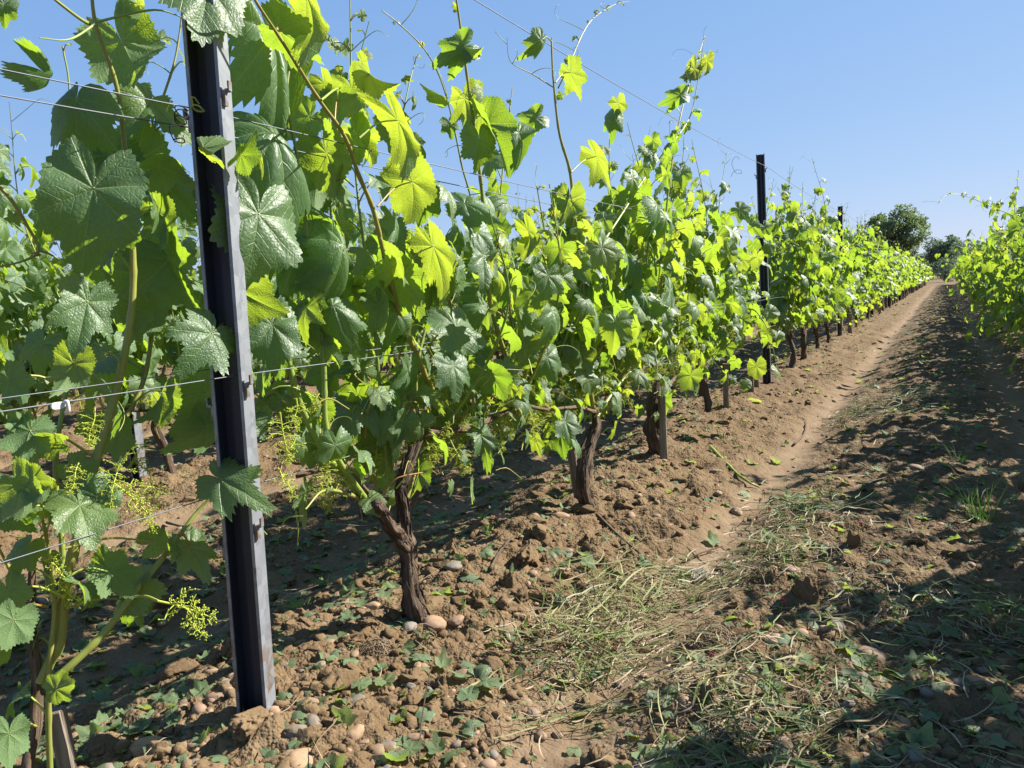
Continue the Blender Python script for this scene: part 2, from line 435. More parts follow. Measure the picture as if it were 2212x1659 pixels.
def tree_leaf_material(name, a, b):
    t = NT(name); at = t.n('ShaderNodeAttribute', attribute_name='col'); sep = t.n('ShaderNodeSeparateColor'); t.l(at.outputs['Color'], sep.inputs[0])
    c = t.mix(sep.outputs[0], a, b); bs = t.bsdf(c, .6, .3); tl = t.n('ShaderNodeBsdfTranslucent'); t.l(t.mix(.5, c, (.12, .2, .03)), tl.inputs[0])
    mx = t.n('ShaderNodeMixShader'); mx.inputs[0].default_value = .45
    t.l(bs.outputs[0], mx.inputs[1]); t.l(tl.outputs[0], mx.inputs[2]); return t.surf(mx)

M_LEAF = leaf_material('vine_leaf'); M_FALLEN = leaf_material('fallen_leaf', True)
M_CANE = cane_material(); M_FLOWER = flower_material(); M_BARK = bark_material()
M_OLDCANE = bark_material('dry_cane', (0.096, 0.06, 0.039), (0.228, 0.162, 0.108))
M_WOOD = wood_material(); M_STEEL = steel_material(); M_DARK = shaded_steel_material()
M_WIRE = plain('wire_metal', (.15, .16, .18), .6, .4, .4, 40, .5)
M_PLASTIC = plain('white_plastic', (0.546, 0.539, 0.518), .4, .5, .08)
M_SOIL = ground_material(); M_CLOD = clod_material()
M_STONE = stone_material('river_stone', (0.2543, 0.1638, 0.1019), (0.1998, 0.1374, 0.09088), (0.1574, 0.1374, 0.1129))
M_TAN = stone_material('tan_stone', (0.3028, 0.1989, 0.1156), (0.3028, 0.1989, 0.1156), (0.3028, 0.1989, 0.1156))
M_GREY = stone_material('grey_stone', (0.1514, 0.1317, 0.1074), (0.1514, 0.1317, 0.1074), (0.1514, 0.1317, 0.1074))
M_GRASS = blade_material('grass_blade', ((0.04301, 0.09384, 0.01955), (0.1173, 0.1564, 0.0391), (0.2815, 0.2502, 0.1329)))
M_LIVE = blade_material('live_grass', ((0.0391, 0.09384, 0.01564), (0.06256, 0.1329, 0.02346), (0.1095, 0.172, 0.0391)), .35)
M_STRAW = blade_material('dry_stem', ((0.1329, 0.08602, 0.05083), (0.2346, 0.172, 0.1017), (0.3597, 0.2972, 0.1955)), .1)
M_RED = plain('clover_red', (.28, .03, .06), .7, .2, .4, 300)
M_DRYTENDRIL = plain('dry_tendril', (.035, .025, .02), .8, .2)
# ------------------------------------------------------------------ vine leaf shapes
def leaf_shape(n, fr, seed, lobed=1.0, dome=.25, fold=.15, wave=.1, droop=.2, tooth=.055):
    """blade in its own frame: petiole joins at the origin, tip towards +Y, upper side +Z"""
    g = np.random.default_rng(seed)
    th = np.linspace(-PI+.035, PI-.035, n)
    asym = 1+.05*np.sin(th+g.uniform(0, 6))
    a = np.abs(th)
    k = lobed
    r = (.76-.20*k) + (.24+.20*k)*np.exp(-(a/(.36))**2) + (.17+.17*k)*np.exp(-((a-.95)/.30)**2) + (.06+.12*k)*np.exp(-((a-1.86)/.32)**2) + .05*np.exp(-((a-2.55)/.3)**2)
    s = np.clip((PI-a)/.62, 0, 1)**.7
    r = (.06+(r-.06)*s)*asym
    ph = g.uniform(0, 1)
    saw = np.mod(a*(6.6 if n > 60 else 3.0)+ph, 1.0); saw = np.where(saw < .62, saw/.62, (1-saw)/.38)
    r_out = r*(1+tooth*2*(saw-.5)*np.clip(s, 0, 1))
    fr = np.array(fr); V = []
    dv = np.minimum.reduce([a, np.abs(a-.93), np.abs(a-1.85), np.abs(a-2.55)])
    p1, p2, p3 = g.uniform(0, 6, 3)
    for f in fr:
        rr = r*f*(1-f**5)+r_out*f*f**5
        x = .86*rr*np.sin(th); y = rr*np.cos(th)
        z = .055*np.sin(np.clip(dv/.45, 0, 1)*PI/2)*np.minimum(rr*2.2, 1)*(1-.5*f)     # blade swells between the veins
        z = z - dome*rr**2 + fold*np.abs(x)*(.5+.5*f) + wave*rr**2*np.sin(3*th+p1) + .5*wave*rr**2*np.sin(5*th+p2)
        z = z - droop*np.clip(y, 0, None)**2
        q = np.stack([x*3, y*3, np.full_like(x, seed*1.7)], -1)
        z = z + .05*rr*vnoise(q, seed) + .02*rr*vnoise(q*2.7, seed+1)
        V.append(np.stack([x, y, z], -1))
    uv0 = np.zeros((1, 2)); V = np.array(V); m = len(fr)
    verts = np.concatenate([np.zeros((1, 3)), V.reshape(-1, 3)])
    idx = 1+np.arange(m*n).reshape(m, n)
    tri = np.stack([np.zeros(n-1, int), idx[0, :-1], idx[0, 1:]], -1)[:, [0, 2, 1]]
    quad = np.stack([idx[:-1, :-1], idx[:-1, 1:], idx[1:, 1:], idx[1:, :-1]], -1).reshape(-1, 4)[:, ::-1][:, [0, 1, 2, 3]]
    # orient faces to +Z
    if len(quad):
        q0 = quad[len(quad)//2]; nrm = np.cross(verts[q0[1]]-verts[q0[0]], verts[q0[2]]-verts[q0[0]])
        if nrm[2] < 0: quad = quad[:, ::-1]
    t0 = tri[len(tri)//2]; nrm = np.cross(verts[t0[1]]-verts[t0[0]], verts[t0[2]]-verts[t0[0]])
    if nrm[2] < 0: tri = tri[:, ::-1]
    return verts, quad, tri, verts[:, :2].copy()

HI = dict(n=168, fr=(.08, .2, .36, .52, .68, .82, .92, 1.0)); MID = dict(n=64, fr=(.25, .55, .85, 1.0)); LOW = dict(n=26, fr=(.55, 1.0)); TINY = dict(n=12, fr=(1.0,))
def family(lod, k):
    out = []
    for i in range(k):
        g = np.random.default_rng(100+i)
        out.append(leaf_shape(lod['n'], lod['fr'], 40+i, g.uniform(.15, 1.15), g.uniform(.05, .55), g.uniform(-.1, .45), g.uniform(.05, .2), g.uniform(.0, .55)))
    return out
L_HI = family(HI, 12); L_MID = family(MID, 12); L_LOW = family(LOW, 8); L_TINY = family(TINY, 6)
# special blades: 12 flat round, 13 flat lobed, 14 rolled edges, 15 rolled long, 16 torn narrow, 17 crumpled
_R = np.random.default_rng(5)
for kw in [dict(lobed=.12, dome=.10, fold=.05, wave=.05, droop=.1), dict(lobed=1.0, dome=.12, fold=.10, wave=.06, droop=.12),
           dict(lobed=.6, dome=.8, fold=-.1, wave=.16, droop=.2), dict(lobed=.8, dome=.1, fold=.85, wave=.1, droop=.5),
           dict(lobed=1.5, dome=.2, fold=.2, wave=.25, droop=.3, tooth=.12), dict(lobed=.9, dome=.7, fold=.5, wave=.42, droop=.5)]+[dict(lobed=float(_R.uniform(.02, .35)), dome=float(_R.uniform(.05, .3)), fold=float(_R.uniform(-.1, .25)), wave=float(_R.uniform(.04, .14)), droop=float(_R.uniform(0, .3)), tooth=float(_R.uniform(.04, .075))) for _ in range(4)]+[dict(lobed=float(_R.uniform(.75, 1.35)), dome=float(_R.uniform(.05, .3)), fold=float(_R.uniform(-.1, .3)), wave=float(_R.uniform(.05, .16)), droop=float(_R.uniform(0, .3)), tooth=float(_R.uniform(.05, .1))) for _ in range(4)]:
    sd = 70+len(L_HI)
    L_HI.append(leaf_shape(HI['n'], HI['fr'], sd, **kw)); L_MID.append(leaf_shape(MID['n'], MID['fr'], sd, **kw))

def add_leaves(mb, fam, Ms, Ps, kinds, cols):
    """leaves into one mesh: Ms (N,3,3) columns side/tip/normal scaled, Ps (N,3)"""
    Ms = np.asarray(Ms); Ps = np.asarray(Ps); kinds = np.asarray(kinds); cols = np.asarray(cols)
    for k in np.unique(kinds):
        s = np.where(kinds == k)[0]; v, q, t, uv = fam[k % len(fam)]
        V = np.einsum('nij,vj->nvi', Ms[s], v)+Ps[s][:, None]
        off = (np.arange(len(s))*len(v))[:, None, None]
        n0 = mb.n
        c = np.repeat(cols[s][:, None, :], len(v), 1).reshape(-1, 4)
        f = (q[None]+off).reshape(-1, 4) if len(q) else (t[None]+off).reshape(-1, 3)
        mb.add(V.reshape(-1, 3), f, np.tile(uv, (len(s), 1)), c)
        if len(q): mb.addf((t[None]+off).reshape(-1, 3)+n0)

_leafmesh = {}
def leaf_mesh(kind, young, fallen=False):
    key = (kind, young, fallen)
    if key not in _leafmesh:
        v, q, t, uv = (L_MID if fallen else L_HI)[kind % len(L_HI)]; mb = MB()
        mb.add(v, q, uv, (.5, young/4, 0, 1)); mb.addf(t)
        _leafmesh[key] = mb.mesh('leaf', M_FALLEN if fallen else M_LEAF)
    return _leafmesh[key]

def leaf_frame(tip, nrm, s, width=1.0):
    """(N,3) tip directions and normals -> matrices"""
    tip = unit(tip); nrm = nrm-tip*np.sum(nrm*tip, -1, keepdims=True); nrm = unit(nrm)
    side = np.cross(tip, nrm)
    s = np.asarray(s).reshape(-1, 1)
    return np.stack([side*s*width, tip*s, nrm*s], -1)

# ------------------------------------------------------------------ shoots
def make_shoot(g, path, rad, smax, lo=.5, dens=1.0, leafy=1.0, bias=None, base_h=0.0, tip_len=.28, tendrils=True):
    """returns tubes and leaves of one cane; path (K,3) smooth; heights measured from base_h"""
    L = np.concatenate([[0], np.cumsum(np.linalg.norm(np.diff(path, axis=0), axis=1))]); tot = L[-1]
    at = lambda s: np.array([np.interp(s, L, path[:, i]) for i in range(3)])
    sp = g.uniform(.062, .085)
    nodes = np.arange(.05+g.uniform(0, .05), tot-.01, sp)
    rr = rad*(1-.72*(L/tot)**1.3)
    for s in nodes: rr = rr*(1+.22*np.exp(-((L-s)/.009)**2))
    leaves = []; pet = []; ten = []; petr = []
    ph0 = g.uniform(0, 2*PI) if bias is None else bias
    for i, s in enumerate(nodes):
        p = at(s); h = p[2]-base_h
        t = unit(at(min(s+.02, tot))-at(max(s-.02, 0)))
        top = np.clip((tot-s)/tip_len, 0.14, 1)
        young = np.clip(1-(tot-s)/(tip_len*1.1), 0, 1)
        for j in range(2 if g.random() < .62*dens else 1):
            main = j == 0
            if h < lo:
                pk = leafy*(.42 if main else .22)
            else:
                pk = leafy*(.97 if main else .8)
            if g.random() > pk: continue
            az = ph0+i*PI+g.normal(0, .55)+(0 if main else g.uniform(-1.5, 1.5))
            o = np.array([math.cos(az), math.sin(az), 0.])
            sz = smax*top*np.clip(1.35-.55*max(h-.95, 0)/.5, .45, 1)*(g.uniform(.72, 1.08) if main else g.uniform(.38, .75))*(1 if h > lo else .72)
            pl = g.uniform(.55, 1.0)*sz*1.05+.012
            pd = unit(o*1.0+np.array([0, 0, g.uniform(.0, .75)])+t*.3)
            q = p+pd*pl
            # blades turn towards the light and hang from the petiole
            nrm = unit(o*g.uniform(.25, .9)+np.array([0, 0, g.uniform(.1, .8)])+TOSUN*g.uniform(0, .55)+g.normal(0, .33, 3))
            tip = unit(np.array([0, 0, -.85])+o*g.uniform(.1, .8)+g.normal(0, .3, 3))
            if top < .5: tip = unit(o*.5+t*g.uniform(-.2, .9)+g.normal(0, .3, 3))
            pt = np.array([p, p+pd*pl*.5+np.array([0, 0, .006+.08*pl]), q-tip*.0]); pt = smooth(pt, 4)
            pet.append(pt); petr.append(np.linspace(.0021, .0013, 4)*(.55+.5*top))
            leaves.append((q, tip, nrm, sz, young if main else max(young, g.choice([0, .2, .5])), h))
        if tendrils and h > lo*.8 and g.random() < .3:
            az = ph0+i*PI+PI+g.normal(0, .4); o = np.array([math.cos(az), math.sin(az), .5])
            ln = g.uniform(.08, .2); c = [p]; d = unit(o+t*.4); ax = unit(g.normal(0, 1, 3)); cur = p.copy(); kk = 16
            curl = g.uniform(2, 7)
            for m in range(kk):
                fr = m/kk; cur = cur+d*ln/kk; ang = (.05+curl*fr**3*.25)*1.3
                q4 = Quaternion(Vector(ax), ang); d = np.array(q4@Vector(d)); d[2] -= .03*(1-fr); d = unit(d); c.append(cur.copy())
            ten.append(np.array(c))
    return dict(path=path, rr=rr, pet=pet, petr=petr, ten=ten, leaves=leaves, nodes=[at(s) for s in nodes])

def shoot_mesh(mb, sh, sides=8, col=(.5, 0, 0, 1), petcol=None, g=RNG):
    tubes(mb, sh['path'][None], sh['rr'][None], sides, col)
    if sh['pet']:
        n = len(sh['pet']); c = np.zeros((n, 4)); c[:, 3] = 1; c[:, 1] = g.uniform(.2, 1, n); c[:, 2] = g.choice([0, 0, .4, .9], n)
        tubes(mb, np.array(sh['pet']), np.array(sh['petr']), 5 if sides > 5 else 3, c)
    if sh['ten']:
        P = np.array(sh['ten']); r = np.linspace(.0013, .0005, P.shape[1])[None].repeat(len(P), 0)
        tubes(mb, P, r, 4 if sides > 5 else 3, (.5, .55, .1, 1))

def leaf_arrays(leaves, g, nk):
    q = np.array([l[0] for l in leaves]); tip = np.array([l[1] for l in leaves]); nm = np.array([l[2] for l in leaves])
    s = np.array([l[3] for l in leaves]); Ms = leaf_frame(tip, nm, s, 1)
    kinds = g.integers(0, nk, len(leaves)); cols = np.zeros((len(leaves), 4)); cols[:, 3] = 1
    cols[:, 0] = g.random(len(leaves)); cols[:, 1] = np.clip(np.array([l[4] for l in leaves])+g.choice([0, 0, 0, .12, .25], len(leaves)), 0, 1)
    return Ms, q, kinds, cols

# ------------------------------------------------------------------ young grape cluster
def cluster_mesh(seed, n=26, ln=.12):
    g = np.random.default_rng(seed); mb = MB(); v0, f0 = ico(1)
    axis = smooth(np.array([[0, 0, 0], [.004, .002, -.3*ln], [-.004, .004, -.65*ln], [.003, 0, -ln]]), 14)
    tubes(mb, axis[None], np.linspace(.0021, .0009, 14)[None], 6)
    P = []; Q = []; C = []
    for i in range(n):
        s = .18+.82*(i+.5)/n; b = np.array([np.interp(s, np.linspace(0, 1, 14), axis[:, k]) for k in range(3)])
        a = i*2.4+g.normal(0, .3); l = ln*(.32*(1-s)**.8+.07)*g.uniform(.7, 1.25)
        d = unit(np.array([math.cos(a), math.sin(a), g.uniform(-.55, .35)])); e = b+d*l
        P.append(smooth(np.array([b, b+d*l*.5+(0, 0, .003), e]), 5))
        for m in range(int(3+5*(1-s))):
            f = g.uniform(.45, 1); d2 = unit(d*.5+g.normal(0, .8, 3)); st = b+d*l*f; en = st+d2*g.uniform(.005, .010); Q.append(np.array([st, (st+en)/2, en])); C.append(en)
    tubes(mb, np.array(P), np.full((len(P), 5), .0010), 4); tubes(mb, np.array(Q), np.full((len(Q), 3), .0006), 3)
    C = np.array(C); r = g.uniform(.0012, .0019, len(C))
    V = v0[None]*r[:, None, None]+C[:, None]; mb.add(V.reshape(-1, 3), (f0[None]+(np.arange(len(C))*len(v0))[:, None, None]).reshape(-1, 3))
    return mb.mesh('flower_cluster', M_FLOWER)
CLUSTERS = [cluster_mesh(i, n, l) for i, (n, l) in enumerate(((26, .11), (20, .09), (30, .13), (16, .075)))]
def put_cluster(parent, p, d=(0, 0, -1), s=1.0, k=0, base=(0, 0, 0)):
    o = link('flower_cluster', CLUSTERS[k % 4], parent)
    q = Vector((0, 0, -1)).rotation_difference(Vector(unit(d))); m = (q.to_matrix()@Matrix.Rotation(k*1.3, 3, 'Z'))*s
    o.matrix_local = Matrix.Translation(Vector(np.array(p)-np.array(base)))@m.to_4x4(); return o

# ------------------------------------------------------------------ trunks
def trunk_mesh(mb, path, rad, seed, sides=28, rings=70, flare=.25):
    g = np.random.default_rng(seed); p = smooth(np.array(path), rings); rad = np.interp(np.linspace(0, 1, rings), np.linspace(0, 1, len(rad)), rad)
    n0 = mb.n; tubes(mb, p[None], rad[None], sides, cap=True)
    v = mb.v[-1]; L = np.repeat(np.arange(rings)/rings*np.sum(np.linalg.norm(np.diff(p, axis=0), axis=1)), sides)
    a = np.tile(np.arange(sides)/sides*2*PI, rings); c = np.repeat(p, sides, 0); d = v-c; r0 = np.repeat(rad, sides)[:, None]
    q = np.stack([np.cos(a+L*5)*2.4, np.sin(a+L*5)*2.4, L*9+seed], -1); q2 = np.stack([np.cos(a+L*5)*5, np.sin(a+L*5)*5, L*16+seed], -1); q3 = np.stack([np.cos(a), np.sin(a), L*22+seed], -1)
    k = 1+.22*vnoise(q, seed)-.30*np.abs(vnoise(q2, seed+1))+.22*vnoise(q3, seed+2)
    tot = L.max()+1e-6
    for _ in range(int(2+tot*14) if sides > 20 else 1):                      # knots and old pruning scars
        a0 = g.uniform(0, 2*PI); l0 = g.uniform(.1, .95)*tot; da = np.angle(np.exp(1j*(a-a0))); k = k+g.uniform(.2, .55)*np.exp(-(da/.5)**2-((L-l0)/(.9*rad.mean()))**2)
    mb.v[-1] = c+d*k[:, None]
    if sides > 20:                                                            # stringy strips of peeling bark
        n = int(26+tot*110); P = []
        for _ in range(n):
            a0 = g.uniform(0, 2*PI); m = 8; i0 = g.integers(0, rings-16); ii = (i0+np.linspace(0, g.integers(8, 15), m)).astype(int); aa = a0-ii/rings*tot*5*.0+np.linspace(0, g.normal(0, .35), m)
            col_ = ((aa/(2*PI)*sides).astype(int)) % sides; base = mb.v[-1].reshape(rings, sides, 3)[ii, col_]; nr = unit(base-p[ii]); lift = np.linspace(0, 1, m)**2*g.uniform(0, .004)+.0006
            P.append(base+nr*lift[:, None])
        tubes(mb, np.array(P), np.full((n, 8), .0013)*g.uniform(.5, 1.2, (n, 1))*np.array([.5, 1, 1, 1, 1, 1, .8, .3]), 4)
# ------------------------------------------------------------------ ground sheets
def build_ground():
    # finer mesh towards the place one stands, coarse sheet out to the horizon
    nd, ns = 760, 820
    d = .5*(48/.5)**np.linspace(0, 1, nd); s = np.linspace(-1, 1, ns)
    f = np.array([FW[0], FW[1]]); f = f/np.linalg.norm(f); r = np.array([f[1], -f[0]])
    D, Sx = np.meshgrid(d, s, indexing='ij'); Wd = .86*D+.75
    X = f[0]*D+r[0]*Sx*Wd; Y = f[1]*D+r[1]*Sx*Wd
    Z = Hfine(X, Y)
    _, trk = profile(X+.04*vn2(X, Y, .5, 9), Y); u = np.mod(X-ROWX, PITCH)
    strip = np.exp(-((u-1.08)/.36)**2)
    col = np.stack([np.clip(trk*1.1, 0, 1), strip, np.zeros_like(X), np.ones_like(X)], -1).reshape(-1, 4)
    i = np.arange(nd*ns).reshape(nd, ns)
    q = np.stack([i[:-1, :-1], i[:-1, 1:], i[1:, 1:], i[1:, :-1]], -1).reshape(-1, 4)
    mb = MB(); mb.add(np.stack([X, Y, Z], -1).reshape(-1, 3), q[:, ::-1] if False else q, None, col)
    # outer sheet
    gx = np.concatenate([-np.geomspace(900, 6, 60), np.arange(-5.5, 5.6, .25), np.geomspace(6, 900, 60)]); gy = gx.copy()
    GX, GY = np.meshgrid(gx, gy+12, indexing='ij'); dd = GX*f[0]+GY*f[1]; ss = GX*r[0]+GY*r[1]
    inside = (dd > .5) & (dd < 48) & (np.abs(ss) < .86*dd+.75)
    edge = (dd > .9) & (dd < 46) & (np.abs(ss) < .86*dd+.35)
    near = np.hypot(GX, GY) < 70
    GZ = np.where(near, H(GX, GY), 0)-np.where(inside, np.where(edge, .35, .12), 0)-.012
    n = len(gx); i = np.arange(n*n).reshape(n, n); q = np.stack([i[:-1, :-1], i[1:, :-1], i[1:, 1:], i[:-1, 1:]], -1).reshape(-1, 4)
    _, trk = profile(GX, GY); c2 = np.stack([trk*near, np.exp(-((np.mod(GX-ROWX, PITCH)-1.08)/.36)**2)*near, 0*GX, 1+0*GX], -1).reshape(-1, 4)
    mb.add(np.stack([GX, GY, GZ], -1).reshape(-1, 3), q, None, c2)
    o = mb.build('ground', M_SOIL); o['kind'] = 'structure'; return o
build_ground()

def in_view(n, g, dmin, dmax, power=1.6):
    """random ground positions spread over the view, denser close by"""
    t = g.random(n)**power; d = dmin*(dmax/dmin)**t
    a = g.uniform(-.66, .66, n)
    f = np.arctan2(-FW[0], FW[1])
    X = -np.sin(f-a)*d/np.cos(a); Y = np.cos(f-a)*d/np.cos(a)
    return X, Y

def alley(X): return np.mod(X-ROWX, PITCH)
def tilled(X):
    u = alley(X); return np.exp(-(np.minimum(u, PITCH-u)/.42)**4)
def strip(X): return np.exp(-((alley(X)-1.08)/.36)**4)
def track(X): return np.exp(-((alley(X)-.58)/.105)**2)+np.exp(-((alley(X)-1.58)/.105)**2)

# clods and crumbs of tilled soil
def clod_variants(sub, k, seed, amp=.42):
    out = []; v0, f0 = ico(sub)
    for i in range(k):
        q = v0*1.3+i*9.1; s = np.random.default_rng(seed+i).uniform(.6, 1.15, 3); s[2] *= .75
        r = 1+amp*vnoise(q, seed+i)+amp*.55*vnoise(q*2.6, seed+i+50)+(.18*vnoise(q*6, seed+i+90) if sub > 2 else 0)
        vv = v0*r[:, None]
        gp = np.random.default_rng(seed+i+7)
        for _ in range(9):                     # broken faces
            pn = unit(gp.normal(0, 1, 3)); pd = gp.uniform(.5, .85); ex = np.clip(vv@pn-pd, 0, None); vv = vv-ex[:, None]*pn*.92
        out.append((vv*s*1.15, f0))
    return out

def scatter(mb, variants, X, Y, Z, sz, g):
    k = g.integers(0, len(variants), len(X)); a = g.uniform(0, 2*PI, len(X))
    for j, (v, f) in enumerate(variants):
        s = np.where(k == j)[0]
        if not len(s): continue
        ca, sa = np.cos(a[s]), np.sin(a[s])
        x = (v[None, :, 0]*ca[:, None]-v[None, :, 1]*sa[:, None])*sz[s][:, None]+X[s][:, None]
        y = (v[None, :, 0]*sa[:, None]+v[None, :, 1]*ca[:, None])*sz[s][:, None]+Y[s][:, None]
        z = v[None, :, 2]*sz[s][:, None]+Z[s][:, None]
        c = np.zeros((len(s), len(v), 4)); c[..., 3] = 1; c[..., 0] = g.random(len(s))[:, None]
        mb.add(np.stack([x, y, z], -1).reshape(-1, 3), (f[None]+(np.arange(len(s))*len(v))[:, None, None]).reshape(-1, 3), None, c.reshape(-1, 4))

g = np.random.default_rng(5)
mb = MB()
X, Y = in_view(24000, g, 1.0, 14); keep = g.random(len(X)) < .10+.9*tilled(X)*(1-.9*np.clip(track(X), 0, 1))+.28*strip(X); X, Y = X[keep], Y[keep]
sz = np.minimum(g.gamma(1.6, .0032, len(X))+.0015, .016)
scatter(mb, clod_variants(2, 8, 300, .6), X, Y, H(X, Y)+sz*.35, sz, g)
X, Y = in_view(1500, g, 1.0, 16, 1.1); keep = g.random(len(X)) < .06+.94*tilled(X)*(1-np.clip(track(X), 0, 1))+.3*strip(X); X, Y = X[keep], Y[keep]
sz = np.minimum(g.gamma(2.4, .007, len(X))+.008, .036)
scatter(mb, clod_variants(4, 9, 400, .62), X, Y, H(X, Y)+sz*.15, sz, g)
X, Y = in_view(270, g, 1.0, 9, .9); keep = g.random(len(X)) < .04+.9*tilled(X)*(1-np.clip(track(X)*1.5, 0, 1)); X, Y = X[keep], Y[keep]
sz = g.uniform(.016, .040, len(X))
scatter(mb, clod_variants(4, 9, 440, .62), X, Y, H(X, Y)+sz*.08, sz, g)
X, Y = in_view(5200, g, 5.0, 42, 1.0); keep = g.random(len(X)) < (.25+.75*tilled(X)+.5*strip(X))*(1-np.clip(track(X)*1.2, 0, .95)); X, Y = X[keep], Y[keep]
sz = g.uniform(.008, .030, len(X))*np.clip(np.hypot(X, Y)/14, .8, 1.5)
scatter(mb, clod_variants(2, 9, 470, .62), X, Y, H(X, Y)+sz*.1, sz, g)
tag(mb.build('soil_clods', M_CLOD), 'loose brown crumbs of tilled soil heaped along the vine rows', 'soil', kind='stuff')

# small gravel
mb = MB(); g = np.random.default_rng(6)
X, Y = in_view(5200, g, 1.0, 15); keep = g.random(len(X)) < .25+.6*tilled(X)+.5*strip(X); X, Y = X[keep], Y[keep]
sz = g.gamma(2.2, .0028, len(X))+.003; sz = np.minimum(sz, .016)
def stone_variants(sub, k, seed):
    out = []; v0, f0 = ico(sub)
    for i in range(k):
        gg = np.random.default_rng(seed+i); s = np.array([1, gg.uniform(.62, .9), gg.uniform(.42, .68)])
        q = v0*.9+i*7.3; r = 1+.16*vnoise(q, seed+i)+.07*vnoise(q*2.4, seed+i+9)
        out.append((v0*r[:, None]*s, f0))
    return out
scatter(mb, stone_variants(2, 7, 500), X, Y, H(X, Y)+sz*.25, sz, g)
tag(mb.build('gravel', M_STONE), 'small tan pebbles strewn through the brown soil', 'gravel', kind='stuff')

# countable stones
STONES = []
for v, f in stone_variants(4, 7, 520):
    mb = MB(); mb.add(v, f); STONES.append(mb)
STONE_ME = {m: [s.mesh('stone', m) for s in STONES] for m in (M_STONE, M_TAN, M_GREY)}
CLOD_ME = []
for v, f in clod_variants(5, 5, 600, .36):
    mb = MB(); mb.add(v, f); CLOD_ME.append(mb.mesh('soil_clod', M_CLOD))
def put_stone(p, s, label, mat=None, k=0, rz=0., tilt=0., name='stone', cat='stone', group=None, me=None, flat=1.0):
    o = link(name, me if me is not None else STONE_ME[mat or M_STONE][k % 7]); o.location = tuple(p); o.rotation_euler = (tilt, tilt*.6, rz); o.scale = (s, s, s*flat)
    return tag(o, label, cat, group)
def px_size(p, px):                        # width in the picture -> metres at that place
    return px*float(np.dot(np.array(p)-CAM, FW))/FPX
ST = [  # x, y of the middle, width, material, label
 (322, 1612, 84, 'T', 'large smooth orange tan stone in front of the nearest metal post'),
 (652, 1638, 70, 'T', 'large rounded tan stone half sunk in soil at the bottom edge of the photo'),
 (672, 1549, 58, 'G', 'smooth grey stone just right of the foot of the nearest metal post'),
 (640, 1582, 62, 'S', 'flat brown stone below the grey stone right of the nearest post'),
 (768, 1580, 56, 'T', 'pale tan oval stone right of the nearest post, beside a grey brown one'),
 (835, 1612, 52, 'G', 'dull grey brown stone near the bottom edge right of the pale oval one'),
 (468, 1502, 48, 'S', 'pinkish tan stone left of the foot of the nearest metal post'),
 (885, 1352, 44, 'G', 'dark grey stone lying against the foot of the forked vine trunk'),
 (935, 1345, 56, 'S', 'long flat stone at the foot of the forked vine trunk'),
 (1003, 1458, 52, 'S', 'tall brown stone standing between the forked trunk and the cut grass'),
 (903, 1440, 34, 'T', 'small orange stone under the roots below the forked vine trunk'),
 (806, 1309, 40, 'T', 'squarish tan stone left of the forked vine trunk'),
 (981, 1219, 42, 'S', 'pinkish stone lying behind the forked vine trunk'),
 (1027, 1293, 34, 'T', 'pale stone on the bare soil right of the forked trunk'),
 (1211, 1115, 38, 'T', 'pale tan stone on the soil in front of the second vine trunk'),
 (1183, 1209, 26, 'S', 'egg shaped stone beside the big clod left of the wheel track'),
 (1697, 1613, 78, 'S', 'large oval shaded stone at the bottom of the photo right of the track'),
 (1677, 1648, 62, 'S', 'brown shaded stone cut by the bottom edge of the photo'),
 (1787, 1602, 44, 'T', 'angular orange and white stone in the shade at the bottom right'),
 (2138, 1262, 44, 'S', 'rounded stone in the sun at the right edge of the alley'),
 (2102, 1250, 32, 'S', 'smaller of two stones side by side in the sun at the right'),
 (1808, 1353, 58, 'G', 'dark stone in the middle strip below the big clod'),
 (1680, 1439, 34, 'T', 'small stone in the sun beside a leaf in the middle strip'),
 (1708, 1424, 36, 'T', 'pale stone touching the small one beside a leaf in the middle strip'),
 (1866, 1464, 36, 'S', 'stone in the shade behind a round green leaf'),
 (2112, 1475, 62, 'S', 'large rounded stone in the deep shade at the lower right'),
 (1938, 1298, 40, 'T', 'tan stone right of the big clod in the middle strip'),
 (1992, 1385, 42, 'S', 'stone half in the sun among cut stems at the right'),
 (1975, 1010, 34, 'S', 'stone at the far edge of the shade band across the alley'),
 (1505, 1240, 62, 'S', 'long flat stone pressed into the left wheel track'),
 (1590, 1105, 40, 'S', 'stone beside the left wheel track under the shade band'),
]
MM = {'T': M_TAN, 'G': M_GREY, 'S': M_STONE}
taken = []
for i, (x, y, wpx, m, lab) in enumerate(ST):
    p = PG(x, y+wpx*.12); s = px_size(p, wpx)/2; p[2] += s*.16
    put_stone(p, s, lab, MM[m], i, .5+i*1.1, .15*math.sin(i*2.1)); taken.append(p[:2])
CL = [(1747, 1283, 84, 'big rough clod of dry soil beside the cut grass in the middle strip'),
      (545, 1553, 96, 'long clod of soil pressed against the foot of the nearest metal post'),
      (1137, 1199, 74, 'rough lump of soil left of the wheel track among green scraps'),
      (1010, 1528, 60, 'dark clod of soil left of the cut grass near the bottom'),
      (800, 1335, 66, 'flat clod of soil left of the forked vine trunk'),
      (975, 1190, 52, 'upright clod behind the forked vine trunk under a standing leaf'),
      (590, 1645, 60, 'round clod at the bottom edge left of the large tan stone'),
      (440, 1560, 52, 'clod of soil left of the long one at the nearest metal post'),
      (1215, 1240, 56, 'brown clod on the slope beside the wheel track'),
      (1560, 1590, 70, 'dark clod matted with roots beside the wheel track')]
for i, (x, y, wpx, lab) in enumerate(CL):
    p = PG(x, y+wpx*.2); s = px_size(p, wpx)/2*.95; p[2] += s*.25
    put_stone(p, s, lab, None, i, i*1.7, 0, 'soil_clod', 'clod', None, CLOD_ME[i % 5]); taken.append(p[:2])
g = np.random.default_rng(77)
